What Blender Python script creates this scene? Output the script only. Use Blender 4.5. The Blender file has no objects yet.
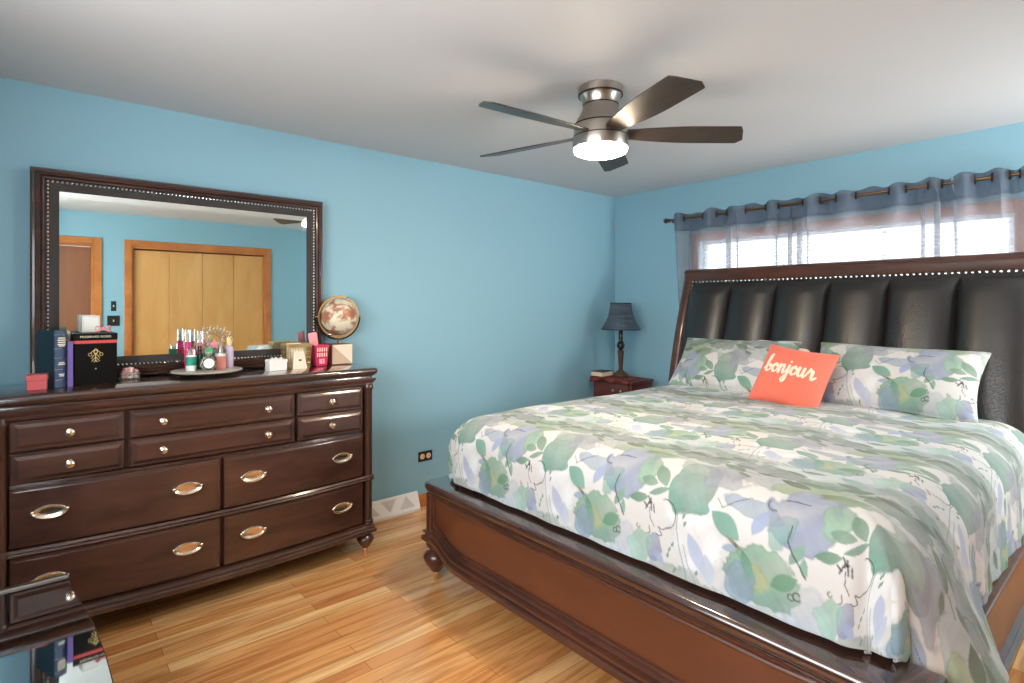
import bpy, math, random
import numpy as np
from mathutils import Vector, Matrix

random.seed(7)
rng = np.random.default_rng(11)
SC = bpy.context.scene
COL = SC.collection
PI = math.pi

# ------------------------------------------------------------------ camera, world, lights, exposure
cam_data = bpy.data.cameras.new('camera')
cam = bpy.data.objects.new('camera', cam_data)
COL.objects.link(cam)
cam.location = (-4.2, -3.4, 1.414)
cam.rotation_euler = (math.radians(90), 0, math.radians(49.43 - 90))
cam_data.sensor_width = 36
cam_data.lens = 559 / 1024 * 36
cam_data.shift_y = -36 / 1024
cam_data.clip_start = .02
SC.camera = cam

vs = SC.view_settings
vs.view_transform = 'Standard'
vs.look = 'None'
vs.gamma = 1
vs.use_curve_mapping = False
vs.exposure = -0.05
SC.cycles.use_denoising = True
SC.cycles.max_bounces = 10
SC.cycles.diffuse_bounces = 6
SC.cycles.transparent_max_bounces = 24
SC.cycles.sample_clamp_indirect = 6

world = bpy.data.worlds.new('world')
SC.world = world
world.use_nodes = True
wn = world.node_tree.nodes
wn['Background'].inputs[0].default_value = (.93, .97, 1.0, 1)
wn['Background'].inputs[1].default_value = 7.0


def area(name, loc, rot, sx, sy, power, color):
    d = bpy.data.lights.new(name, 'AREA')
    d.shape = 'RECTANGLE'
    d.size, d.size_y = sx, sy
    d.energy = power
    d.color = color
    o = bpy.data.objects.new(name, d)
    COL.objects.link(o)
    o.location = loc
    o.rotation_euler = rot
    return o


# daylight through the bed window, plus fill at two added windows behind the camera
area('daylight_bed_window', (.42, -1.87, 1.66), (0, math.radians(90), 0), .75, 2.0, 22, (1, .97, .93))
area('added_fill_west', (-5.05, -2.55, 1.62), (0, math.radians(-90), 0), 1.25, 2.3, 64, (1, .95, .88))
area('added_fill_south', (-.41, -4.68, 1.6), (math.radians(90), 0, 0), 1.0, .56, 135, (1, .96, .9))

# ------------------------------------------------------------------ colour and material helpers


def lin(c):
    c = c / 255.0
    return c / 12.92 if c <= .04045 else ((c + .055) / 1.055) ** 2.4


def rgb(r, g, b):
    return (lin(r), lin(g), lin(b), 1)


def mat(name, col, rough=.5, metal=0, coat=0, coat_rough=.08, trans=0, spec=.5, ior=1.45, sheen=0):
    m = bpy.data.materials.new(name)
    m.use_nodes = True
    b = m.node_tree.nodes['Principled BSDF']
    b.inputs['Base Color'].default_value = col
    b.inputs['Roughness'].default_value = rough
    b.inputs['Metallic'].default_value = metal
    b.inputs['Coat Weight'].default_value = coat
    b.inputs['Coat Roughness'].default_value = coat_rough
    b.inputs['Transmission Weight'].default_value = trans
    b.inputs['Specular IOR Level'].default_value = spec
    b.inputs['IOR'].default_value = ior
    b.inputs['Sheen Weight'].default_value = sheen
    return m


def nod(m, t, **kw):
    n = m.node_tree.nodes.new(t)
    for k, v in kw.items():
        setattr(n, k, v)
    return n


def lnk(m, a, b):
    m.node_tree.links.new(a, b)


def bsdf(m):
    return m.node_tree.nodes['Principled BSDF']


def noise_mix(m, c1, c2, scale=(4, 4, 4), detail=4, lo=.35, hi=.65, rough=.55, distort=0):
    """base colour varies between c1 and c2 by a stretched noise in object space"""
    tc = nod(m, 'ShaderNodeTexCoord')
    mp = nod(m, 'ShaderNodeMapping')
    mp.inputs['Scale'].default_value = scale
    nz = nod(m, 'ShaderNodeTexNoise')
    nz.inputs['Scale'].default_value = 1
    nz.inputs['Detail'].default_value = detail
    nz.inputs['Roughness'].default_value = rough
    nz.inputs['Distortion'].default_value = distort
    rp = nod(m, 'ShaderNodeValToRGB')
    rp.color_ramp.elements[0].position = lo
    rp.color_ramp.elements[0].color = c1
    rp.color_ramp.elements[1].position = hi
    rp.color_ramp.elements[1].color = c2
    lnk(m, tc.outputs['Object'], mp.inputs['Vector'])
    lnk(m, mp.outputs[0], nz.inputs['Vector'])
    lnk(m, nz.outputs[0], rp.inputs[0])
    lnk(m, rp.outputs[0], bsdf(m).inputs['Base Color'])
    return nz


def add_bump(m, kind='noise', scale=50, strength=.2, dist=.002, vec_scale=(1, 1, 1)):
    tc = nod(m, 'ShaderNodeTexCoord')
    mp = nod(m, 'ShaderNodeMapping')
    mp.inputs['Scale'].default_value = vec_scale
    if kind == 'noise':
        t = nod(m, 'ShaderNodeTexNoise')
        t.inputs['Detail'].default_value = 4
        out = t.outputs[0]
    else:
        t = nod(m, 'ShaderNodeTexVoronoi', feature='DISTANCE_TO_EDGE')
        out = t.outputs['Distance']
    t.inputs['Scale'].default_value = scale
    bp = nod(m, 'ShaderNodeBump')
    bp.inputs['Strength'].default_value = strength
    bp.inputs['Distance'].default_value = dist
    lnk(m, tc.outputs['Object'], mp.inputs['Vector'])
    lnk(m, mp.outputs[0], t.inputs['Vector'])
    lnk(m, out, bp.inputs['Height'])
    lnk(m, bp.outputs[0], bsdf(m).inputs['Normal'])
    return m


def wood(name, c1, c2, scale=(2, 30, 30), rough=.35, coat=.5, coat_rough=.1):
    m = mat(name, c1, rough, coat=coat, coat_rough=coat_rough)
    noise_mix(m, c1, c2, scale, 5, .3, .7, .6, .6)
    return m


M = {}
M['wall'] = add_bump(mat('blue wall paint', rgb(139, 184, 203), .55), 'noise', 160, .12, .001)
M['ceiling'] = add_bump(mat('ceiling paint', rgb(204, 204, 206), .6), 'noise', 120, .1, .001)
M['dark'] = wood('espresso wood', rgb(50, 32, 28), rgb(84, 54, 45), (2.5, 14, 14), .32, .7, .1)
M['dark_top'] = wood('polished espresso wood', rgb(52, 34, 30), rgb(72, 46, 38), (2.5, 14, 14), .2, 1, .05)
bsdf(M['dark_top']).inputs['Coat IOR'].default_value = 1.7
M['dark_side'] = wood('espresso wood upright', rgb(48, 31, 27), rgb(76, 48, 40), (14, 14, 2), .32, .7, .1)
M['bedwood'] = wood('bed wood', rgb(58, 33, 26), rgb(92, 52, 38), (10, 2.2, 10), .32, .6, .12)
M['bedpanel'] = wood('bed panel wood', rgb(82, 44, 28), rgb(106, 59, 37), (8, 1.4, 4), .4, .35, .2)
M['cherry'] = wood('cherry nightstand wood', rgb(72, 30, 24), rgb(104, 46, 36), (10, 3, 10), .38, .4, .15)
M['trimwood'] = wood('honey trim wood', rgb(176, 104, 52), rgb(200, 128, 66), (6, 6, 6), .4, .3, .15)
M['closet'] = wood('birch closet door', rgb(206, 152, 88), rgb(222, 172, 108), (5, 5, 1.2), .45, .2, .2)
M['brown_door'] = wood('brown flush door', rgb(134, 88, 62), rgb(150, 100, 72), (6, 6, 1), .5, .15, .2)
M['leather'] = mat('black embossed leather', rgb(27, 25, 25), .34, spec=.8, coat=.15, coat_rough=.25)
add_bump(M['leather'], 'voronoi', 1, .55, .003, (60, 75, 150))
M['nickel'] = mat('brushed nickel', rgb(196, 186, 174), .28, 1)
M['brass'] = mat('pale brass', rgb(226, 204, 172), .22, 1)
M['silver'] = mat('polished silver', rgb(225, 225, 225), .15, 1)
M['pewter'] = mat('pewter', rgb(150, 146, 140), .3, 1)
M['mirror'] = mat('mirror silvering', (.82, .90, .86, 1), .01, 1)
M['black_mirror'] = mat('smoked mirror glass', (.62, .66, .68, 1), .03, 1)
M['black_gloss'] = mat('black lacquer', rgb(18, 18, 20), .25, coat=.6)
M['white_paint'] = mat('white enamel', rgb(238, 236, 234), .4)
M['white_matte'] = mat('white plastic', rgb(232, 230, 226), .5)
M['grille'] = mat('pale grey grille', rgb(214, 208, 206), .5)
M['black_plate'] = mat('black plate', rgb(38, 32, 30), .4)
M['socket'] = mat('cream socket', rgb(226, 196, 160), .45)
M['slat'] = mat('white blind slat', rgb(245, 244, 240), .5)
M['fan_blade'] = wood('dark fan blade', rgb(48, 40, 36), rgb(66, 54, 46), (20, 3, 20), .42, .2, .2)
M['fan_nickel'] = mat('satin nickel', rgb(176, 168, 160), .3, 1)
M['band'] = mat('dark groove', rgb(50, 44, 40), .4, .6)
M['frame_black'] = add_bump(mat('textured black band', rgb(52, 48, 48), .45, spec=.5), 'noise', 90, .8, .004, (1, 1, 3))
M['coral'] = mat('coral', rgb(240, 118, 92), .85, sheen=.2)
M['cream_pillow'] = mat('cream pillowcase', rgb(238, 226, 206), .85)
M['mattress'] = mat('white ticking', rgb(225, 222, 216), .85)
M['shade'] = wood('slate blue pleated shade', rgb(54, 68, 84), rgb(80, 94, 108), (6, 6, 60), .8, 0)
M['lamp_black'] = mat('black lamp turning', rgb(24, 18, 18), .3, coat=.4)
M['lamp_bronze'] = mat('bronze lamp turning', rgb(88, 66, 54), .4, .3)
M['runner'] = wood('dark red woven cloth', rgb(96, 30, 32), rgb(140, 70, 62), (30, 30, 30), .9, 0)
M['book_cream'] = mat('cream paper block', rgb(226, 205, 182), .8)
M['book_red'] = mat('salmon box board', rgb(206, 94, 98), .6)
M['book_blue'] = mat('slate blue cloth', rgb(64, 84, 112), .55)
M['book_teal'] = mat('dark teal cover', rgb(28, 50, 62), .5)
M['purple'] = mat('purple cover', rgb(116, 98, 166), .55)
M['black_box'] = mat('black satin box', rgb(7, 7, 8), .4, spec=.2)
M['red_ribbon'] = mat('red ribbon', rgb(212, 82, 78), .5)
M['gold'] = mat('gold foil', rgb(252, 226, 150), .4, .1)
M['foil_white'] = mat('pale foil lettering', rgb(240, 232, 208), .4)
M['pink_satin'] = mat('pink satin', rgb(238, 160, 170), .5)
M['pink_bead'] = mat('pink bead', rgb(226, 158, 158), .3, coat=.4)
M['pearl'] = mat('pearl bead', rgb(226, 218, 205), .25, coat=.5)
M['tray_stone'] = wood('pale stone tray', rgb(160, 152, 138), rgb(186, 178, 164), (14, 14, 14), .35, .3)
M['hot_pink'] = mat('hot pink plastic', rgb(224, 62, 112), .4)
M['cup_pink'] = mat('deep pink mesh', rgb(214, 58, 100), .45)
M['magenta'] = mat('magenta liquid', rgb(206, 36, 128), .25, coat=.4)
M['rose_label'] = mat('rose label', rgb(190, 40, 96), .4)
M['clear'] = mat('clear glass', (.95, .96, .95, 1), .04, trans=.9, ior=1.3)
M['teal_label'] = mat('teal label', rgb(40, 150, 128), .4)
M['green_glass'] = mat('dark green glass', rgb(18, 74, 48), .12, coat=.6)
M['green_ball'] = mat('mint green glass', rgb(70, 176, 112), .15, coat=.6)
M['pink_glass'] = mat('pink perfume glass', rgb(226, 150, 140), .12, trans=.35)
M['lilac'] = mat('lilac bottle', rgb(200, 184, 208), .3, coat=.3)
M['white_label'] = mat('white label', rgb(240, 246, 240), .4)
M['globe_tan'] = mat('globe', rgb(226, 212, 186), .4, coat=.3)
M['globe_gold'] = mat('antique gold', rgb(128, 102, 68), .36, .85)
M['globe_black'] = mat('dark ring', rgb(44, 38, 32), .35, .6)
M['stone_tan'] = mat('tan stone', rgb(202, 172, 148), .5)
M['stone_white'] = mat('cream stone', rgb(238, 216, 196), .45)
M['stone_dark'] = mat('walnut stone', rgb(150, 112, 88), .5)
M['wire_gold'] = mat('gold wire', rgb(214, 184, 128), .3, .8)
M['card'] = mat('cream card', rgb(240, 226, 200), .7)
M['rod'] = mat('bronze rod', rgb(122, 98, 74), .35, .9)
M['pewter_dark'] = mat('dark bronze', rgb(70, 58, 50), .35, .8)

# globe: brown continents over a cream sea
_m = M['globe_tan']
noise_mix(_m, rgb(232, 222, 196), rgb(172, 112, 84), (8, 8, 11), 6, .47, .55, .65)

# floor boards
m = mat('oak strip floor', rgb(215, 160, 100), .22, coat=.35, coat_rough=.12)
M['floor'] = m
tc = nod(m, 'ShaderNodeTexCoord')
br = nod(m, 'ShaderNodeTexBrick', offset=.37, offset_frequency=2)
br.inputs['Scale'].default_value = 1
br.inputs['Brick Width'].default_value = .95
br.inputs['Row Height'].default_value = .07
br.inputs['Mortar Size'].default_value = .0011
br.inputs['Mortar Smooth'].default_value = .3
br.inputs['Color1'].default_value = (0, 0, 0, 1)
br.inputs['Color2'].default_value = (1, 1, 1, 1)
br.inputs['Mortar'].default_value = (.35, .35, .35, 1)
lnk(m, tc.outputs['Object'], br.inputs['Vector'])
rp = nod(m, 'ShaderNodeValToRGB')
e = rp.color_ramp.elements
e[0].position, e[0].color = 0, rgb(206, 140, 86)
e[1].position, e[1].color = 1, rgb(242, 198, 140)
for p, c in ((.25, (222, 160, 98)), (.5, (226, 170, 108)), (.75, (214, 150, 92))):
    x = rp.color_ramp.elements.new(p)
    x.color = rgb(*c)
lnk(m, br.outputs['Color'], rp.inputs[0])
mp = nod(m, 'ShaderNodeMapping')
mp.inputs['Scale'].default_value = (2.0, 24, 1)
lnk(m, tc.outputs['Object'], mp.inputs['Vector'])
nz = nod(m, 'ShaderNodeTexNoise')
nz.inputs['Scale'].default_value = 1
nz.inputs['Detail'].default_value = 6
nz.inputs['Distortion'].default_value = 1.2
lnk(m, mp.outputs[0], nz.inputs['Vector'])
rp2 = nod(m, 'ShaderNodeValToRGB')
rp2.color_ramp.elements[0].position, rp2.color_ramp.elements[0].color = .36, (.62, .50, .40, 1)
rp2.color_ramp.elements[1].position, rp2.color_ramp.elements[1].color = .58, (1, 1, 1, 1)
lnk(m, nz.outputs[0], rp2.inputs[0])
mx = nod(m, 'ShaderNodeMix', data_type='RGBA', blend_type='MULTIPLY')
mx.inputs[0].default_value = .8
lnk(m, rp.outputs[0], mx.inputs[6])
lnk(m, rp2.outputs[0], mx.inputs[7])
mx2 = nod(m, 'ShaderNodeMix', data_type='RGBA')
lnk(m, br.outputs['Fac'], mx2.inputs[0])
lnk(m, mx.outputs[2], mx2.inputs[6])
mx2.inputs[7].default_value = rgb(120, 76, 44)
lnk(m, mx2.outputs[2], bsdf(m).inputs['Base Color'])

# printed cloth: the print is stored per vertex
m = mat('printed cotton', (.8, .8, .8, 1), .85, sheen=.15)
M['print'] = m
at = nod(m, 'ShaderNodeAttribute', attribute_name='print')
lnk(m, at.outputs['Color'], bsdf(m).inputs['Base Color'])
add_bump(m, 'noise', 14, .25, .006)
m = mat('printed cushion cotton', (.8, .8, .8, 1), .85, sheen=.2)
M['cushion_print'] = m
at = nod(m, 'ShaderNodeAttribute', attribute_name='print')
lnk(m, at.outputs['Color'], bsdf(m).inputs['Base Color'])
add_bump(m, 'noise', 500, .2, .001)


def sheer(name, col, opacity):
    m = bpy.data.materials.new(name)
    m.use_nodes = True
    nt = m.node_tree
    nt.nodes.remove(nt.nodes['Principled BSDF'])
    out = nt.nodes['Material Output']
    tr = nod(m, 'ShaderNodeBsdfTransparent')
    df = nod(m, 'ShaderNodeBsdfDiffuse')
    tl = nod(m, 'ShaderNodeBsdfTranslucent')
    df.inputs[0].default_value = col
    tl.inputs[0].default_value = col
    a = nod(m, 'ShaderNodeMixShader')
    a.inputs[0].default_value = .4
    lnk(m, df.outputs[0], a.inputs[1])
    lnk(m, tl.outputs[0], a.inputs[2])
    b = nod(m, 'ShaderNodeMixShader')
    b.inputs[0].default_value = opacity
    lnk(m, tr.outputs[0], b.inputs[1])
    lnk(m, a.outputs[0], b.inputs[2])
    lnk(m, b.outputs[0], out.inputs[0])
    return m


M['sheer'] = sheer('blue grey sheer', rgb(172, 178, 190), .40)
M['sheer_band'] = sheer('blue grey sheer doubled', rgb(128, 140, 160), .55)

# window pane glass: clear with a thin reflection
m = bpy.data.materials.new('window glass')
m.use_nodes = True
m.node_tree.nodes.remove(m.node_tree.nodes['Principled BSDF'])
tr = nod(m, 'ShaderNodeBsdfTransparent')
gl = nod(m, 'ShaderNodeBsdfGlossy')
gl.inputs['Roughness'].default_value = .02
a = nod(m, 'ShaderNodeMixShader')
a.inputs[0].default_value = .06
lnk(m, tr.outputs[0], a.inputs[1])
lnk(m, gl.outputs[0], a.inputs[2])
lnk(m, a.outputs[0], m.node_tree.nodes['Material Output'].inputs[0])
M['pane'] = m

m = mat('lit frosted glass', (1, .93, .82, 1), .4)
bsdf(m).inputs['Emission Color'].default_value = (1, .80, .57, 1)
bsdf(m).inputs['Emission Strength'].default_value = 140
M['lit'] = m


# ------------------------------------------------------------------ mesh helpers
class MB:
    def __init__(s):
        s.v = []
        s.f = []

    def add(s, vs, fs):
        n = len(s.v)
        s.v.extend([tuple(p) for p in vs])
        s.f.extend([tuple(i + n for i in f) for f in fs])
        return s

    def box(s, x0, x1, y0, y1, z0, z1):
        if x0 > x1: x0, x1 = x1, x0
        if y0 > y1: y0, y1 = y1, y0
        if z0 > z1: z0, z1 = z1, z0
        return s.add([(x0, y0, z0), (x1, y0, z0), (x1, y1, z0), (x0, y1, z0), (x0, y0, z1), (x1, y0, z1), (x1, y1, z1), (x0, y1, z1)],
                     [(3, 2, 1, 0), (4, 5, 6, 7), (0, 1, 5, 4), (1, 2, 6, 5), (2, 3, 7, 6), (3, 0, 4, 7)])

    def loft(s, loops, closed=True, cap0=True, cap1=True):
        n = len(loops[0])
        vs = [p for L in loops for p in L]
        fs = []
        for k in range(len(loops) - 1):
            for i in range(n if closed else n - 1):
                j = (i + 1) % n
                fs.append((k * n + i, k * n + j, (k + 1) * n + j, (k + 1) * n + i))
        if cap0: fs.append(tuple(range(n - 1, -1, -1)))
        if cap1: fs.append(tuple((len(loops) - 1) * n + i for i in range(n)))
        return s.add(vs, fs)

    def lathe(s, prof, cx=0, cy=0, n=24, axis='z', z0=0, a0=0.0, cap=True):
        loops = []
        for r, z in prof:
            L = []
            for i in range(n):
                a = a0 + 2 * PI * i / n
                p = (r * math.cos(a), r * math.sin(a), z)
                if axis == 'y': p = (p[0], -p[2], p[1])
                elif axis == 'x': p = (p[2], p[0], p[1])
                L.append((p[0] + cx, p[1] + cy, p[2] + z0))
            loops.append(L)
        return s.loft(loops, True, cap, cap)

    def tube(s, pts, r, n=8, closed=False, caps=True):
        P = [Vector(p) for p in pts]
        m = len(P)
        loops = []
        up = None
        for i in range(m):
            if closed:
                d = P[(i + 1) % m] - P[i - 1]
            else:
                d = P[min(i + 1, m - 1)] - P[max(i - 1, 0)]
            d.normalize()
            if up is None:
                up = Vector((0, 0, 1)) if abs(d.z) < .9 else Vector((1, 0, 0))
            a = d.cross(up)
            if a.length < 1e-6: a = d.cross(Vector((0, 1, 0)))
            a.normalize()
            b = a.cross(d).normalized()
            up = b
            rr = r[i] if isinstance(r, (list, tuple)) else r
            loops.append([tuple(P[i] + a * (rr * math.cos(2 * PI * k / n)) + b * (rr * math.sin(2 * PI * k / n))) for k in range(n)])
        if closed:
            loops.append(loops[0])
            return s.loft(loops, True, False, False)
        return s.loft(loops, True, caps, caps)

    def ball(s, c, r, n=12, m=8, sc=(1, 1, 1)):
        loops = []
        for k in range(m + 1):
            t = PI * k / m
            rr = max(math.sin(t), .001)
            loops.append([(c[0] + r * sc[0] * rr * math.cos(2 * PI * i / n), c[1] + r * sc[1] * rr * math.sin(2 * PI * i / n), c[2] - r * sc[2] * math.cos(t)) for i in range(n)])
        return s.loft(loops)

    def sweep(s, path, prof, closed=False):
        """profile (outward, z) swept along a plan path [(x,y)], outward to the right of travel, mitred"""
        n = len(path)
        loops = []
        for o, z in prof:
            q = offset(path, o, closed)
            loops.append([(p[0], p[1], z) for p in q])
        m = len(prof)
        vs = [p for L in loops for p in L]
        fs = []
        for k in range(m):
            k2 = (k + 1) % m
            for i in range(n if closed else n - 1):
                j = (i + 1) % n
                fs.append((k * n + i, k * n + j, k2 * n + j, k2 * n + i))
        if not closed:
            fs.append(tuple(k * n for k in range(m)))
            fs.append(tuple(k * n + n - 1 for k in range(m - 1, -1, -1)))
        return s.add(vs, fs)

    def stack(s, outline, levels):
        """closed plan outline lofted through (offset, z) levels"""
        return s.loft([[(p[0], p[1], z) for p in offset(outline, o, True)] for o, z in levels])

    def panel(s, x0, x1, z0, z1, yf, levels, depth=.3, n=1, nz=1):
        """block facing -y whose front steps through (inset, out) levels; yf(x) is the front plane"""
        xs = [i / n for i in range(n + 1)]
        zs = [i / nz for i in range(nz + 1)]

        def loop(ins, out, back=False):
            a, b, c, d = x0 + ins, x1 - ins, z0 + ins, z1 - ins
            P = []
            for t in xs: P.append((a + (b - a) * t, c))
            for t in zs[1:]: P.append((b, c + (d - c) * t))
            for t in xs[1:]: P.append((b + (a - b) * t, d))
            for t in zs[1:-1]: P.append((a, d + (c - d) * t))
            return [(x, (yf(x) + depth) if back else (yf(x) - out), z) for x, z in P]
        L = [loop(0, 0, True)] + [loop(i, o) for i, o in levels]
        base = len(s.v)
        s.loft(L, True, True, False)
        ins, out = levels[-1]
        a, b, c, d = x0 + ins, x1 - ins, z0 + ins, z1 - ins
        V = []
        for t in xs:
            x = a + (b - a) * t
            V += [(x, yf(x) - out, c), (x, yf(x) - out, d)]
        F = [(2 * i, 2 * i + 2, 2 * i + 3, 2 * i + 1) for i in range(n)]
        return s.add(V, F)


def offset(path, d, closed):
    if abs(d) < 1e-9:
        return list(path)
    n = len(path)
    out = []
    for i in range(n):
        p = Vector(path[i])
        a = Vector(path[i - 1]) if (closed or i > 0) else None
        b = Vector(path[(i + 1) % n]) if (closed or i < n - 1) else None
        ns = []
        if a is not None and (p - a).length > 1e-9:
            t = (p - a).normalized()
            ns.append(Vector((t.y, -t.x)))
        if b is not None and (b - p).length > 1e-9:
            t = (b - p).normalized()
            ns.append(Vector((t.y, -t.x)))
        if len(ns) == 2:
            q = ns[0] + ns[1]
            if q.length < 1e-6: q = ns[0].copy()
            q.normalize()
            k = 1 / max(.35, q.dot(ns[0]))
            q = q * k
        else:
            q = ns[0]
        out.append((p.x + q.x * d, p.y + q.y * d))
    return out


def rounded_rect(x0, x1, y0, y1, r, n=5):
    """counter-clockwise, so outward is to the right of travel"""
    P = []
    for cx, cy, a in ((x1 - r, y0 + r, -90), (x1 - r, y1 - r, 0), (x0 + r, y1 - r, 90), (x0 + r, y0 + r, 180)):
        for i in range(n + 1):
            t = math.radians(a + 90 * i / n)
            P.append((cx + r * math.cos(t), cy + r * math.sin(t)))
    return P


def wpos(o):
    p = Vector((0, 0, 0))
    while o is not None:
        p += Vector(o.location)
        o = o.parent
    return p


def obj(name, mb, m, parent=None, bevel=0, smooth=35, origin=None):
    """link one mesh object; mesh coordinates are world coordinates of an unrotated thing"""
    if isinstance(mb, MB):
        v, f = mb.v, mb.f
    else:
        v, f = mb
    off = wpos(parent) if parent is not None else (Vector(origin) if origin is not None else Vector((0, 0, 0)))
    me = bpy.data.meshes.new(name)
    me.from_pydata([(p[0] - off.x, p[1] - off.y, p[2] - off.z) for p in v], [], f)
    me.update()
    if smooth:
        me.shade_smooth()
        me.set_sharp_from_angle(angle=math.radians(smooth))
    me.materials.append(m)
    o = bpy.data.objects.new(name, me)
    COL.objects.link(o)
    if parent is not None:
        o.parent = parent
    elif origin is not None:
        o.location = origin
    import bmesh
    bm = bmesh.new()
    bm.from_mesh(me)
    bmesh.ops.recalc_face_normals(bm, faces=bm.faces)
    bm.to_mesh(me)
    bm.free()
    if bevel:
        b = o.modifiers.new('edge', 'BEVEL')
        b.width = bevel
        b.segments = 2
        b.limit_method = 'ANGLE'
        b.angle_limit = math.radians(40)
    return o


def tag(o, label=None, cat=None, group=None, kind=None):
    if label: o['label'] = label
    if cat: o['category'] = cat
    if group: o['group'] = group
    if kind: o['kind'] = kind
    return o


def thing(name, label, cat, loc=(0, 0, 0), rotz=0, group=None):
    o = bpy.data.objects.new(name, None)
    COL.objects.link(o)
    o.empty_display_size = .05
    o.location = loc
    o.rotation_euler = (0, 0, rotz)
    return tag(o, label, cat, group)


def struct(name, mb, m, parent=None, label=None, bevel=0):
    o = obj(name, mb, m, parent, bevel)
    if parent is None:
        o['kind'] = 'structure'
        if label: o['label'] = label
    return o


def text_mesh(name, s, size, m, parent, mw, depth=.0006):
    """raised lettering, matrix mw places it in world space"""
    cu = bpy.data.curves.new(name, 'FONT')
    cu.body = s
    cu.size = size
    cu.extrude = depth
    cu.align_x = 'CENTER'
    cu.align_y = 'CENTER'
    t = bpy.data.objects.new('tmp', cu)
    COL.objects.link(t)
    dg = bpy.context.evaluated_depsgraph_get()
    me = bpy.data.meshes.new_from_object(t.evaluated_get(dg))
    bpy.data.objects.remove(t)
    me.materials.clear()
    me.materials.append(m)
    me.transform(Matrix.Translation(-wpos(parent)) @ mw)
    o = bpy.data.objects.new(name, me)
    COL.objects.link(o)
    o.parent = parent
    return o


# ------------------------------------------------------------------ the room
H = 2.44
YC = -4.38
XD = -4.75
struct('floor', MB().box(XD - .15, .15, YC - .15, .15, -.1, 0), M['floor'])
struct('ceiling', MB().box(XD - .15, .15, YC - .15, .15, H, H + .1), M['ceiling'])


def wall(name, axis, f0, f1, s0, s1, openings):
    """wall slab between f0 and f1 on its thin axis, s0..s1 along, with (a,b,z0,z1) openings"""
    mb = MB()

    def bx(a, b, z0, z1):
        if b - a < 1e-6 or z1 - z0 < 1e-6: return
        if axis == 'x': mb.box(f0, f1, a, b, z0, z1)
        else: mb.box(a, b, f0, f1, z0, z1)
    c = s0
    for a, b, z0, z1 in sorted(openings):
        bx(c, a, 0, H)
        bx(a, b, 0, z0)
        bx(a, b, z1, H)
        c = b
    bx(c, s1, 0, H)
    return struct(name, mb, M['wall'])


wall('wall_north', 'y', 0, .15, XD - .15, .15, [])
wall('wall_east', 'x', 0, .15, YC - .15, 0, [(-2.85, -.90, 1.28, 1.94)])
wall('wall_south', 'y', YC - .15, YC, XD, 0, [(-4.5, -3.70, 0, 2.085), (-3.35, -1.905, 0, 2.085), (-.70, -.12, 1.0, 2.08)])
wall('wall_west', 'x', XD - .15, XD, YC - .15, 0, [(-3.75, -1.35, 1.0, 2.2)])


def casing_y(name, a, b, z0, z1, w, y, m, out=.02, sill=False):
    """flat casing round an opening in a wall whose room face is at y (room on +y side)"""
    mb = MB()
    mb.box(a - w, a, y, y + out, z0, z1 + w).box(b, b + w, y, y + out, z0, z1 + w).box(a, b, y, y + out, z1, z1 + w)
    if sill: mb.box(a - w, b + w, y, y + out, z0 - w, z0)
    return struct(name, mb, m, bevel=.004)


# bed window: wood casing, sashes, panes
w1 = MB()
for (y0, y1, z0, z1) in ((-2.92, -2.85, 1.21, 2.01), (-.90, -.83, 1.21, 2.01), (-2.85, -.90, 1.94, 2.01), (-2.85, -.90, 1.21, 1.28)):
    w1.box(-.02, 0, y0, y1, z0, z1)
w1 = struct('window_1', w1, M['trimwood'], bevel=.004)
fr = MB()
for y in (-2.85, -2.2165, -1.5665, -.935):
    fr.box(.05, .09, y, y + .035, 1.28, 1.94)
fr.box(.05, .09, -2.85, -.9, 1.28, 1.315).box(.05, .09, -2.85, -.9, 1.905, 1.94)
obj('window_frame', fr, M['white_paint'], w1, .003)
obj('window_pane', MB().box(.068, .072, -2.84, -.91, 1.29, 1.93), M['pane'], w1)

# added side and closet-wall windows that carry the fill light behind the camera
w2 = MB()
for (y0, y1, z0, z1) in ((-3.82, -3.75, .93, 2.27), (-1.35, -1.28, .93, 2.27), (-3.75, -1.35, 2.2, 2.27), (-3.75, -1.35, .93, 1.0)):
    w2.box(XD, XD + .02, y0, y1, z0, z1)
w2 = struct('added_window_2', w2, M['trimwood'], bevel=.004)
fr = MB()
for y in (-3.75, -2.57, -1.385):
    fr.box(XD - .09, XD - .05, y, y + .035, 1.0, 2.2)
fr.box(XD - .09, XD - .05, -3.75, -1.35, 1.0, 1.035).box(XD - .09, XD - .05, -3.75, -1.35, 2.165, 2.2)
obj('window_frame', fr, M['white_paint'], w2, .003)
obj('window_pane', MB().box(XD - .072, XD - .068, -3.74, -1.36, 1.01, 2.19), M['pane'], w2)

w3 = casing_y('added_window_3', -.70, -.12, 1.0, 2.08, .10, YC, M['trimwood'], sill=True)
fr = MB()
for x in (-.70, -.4275, -.155):
    fr.box(x, x + .035, YC - .09, YC - .05, 1.0, 2.08)
fr.box(-.70, -.12, YC - .09, YC - .05, 1.0, 1.035).box(-.70, -.12, YC - .09, YC - .05, 2.045, 2.08)
obj('window_frame', fr, M['white_paint'], w3, .003)
obj('window_pane', MB().box(-.69, -.13, YC - .072, YC - .068, 1.01, 2.07), M['pane'], w3)

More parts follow.
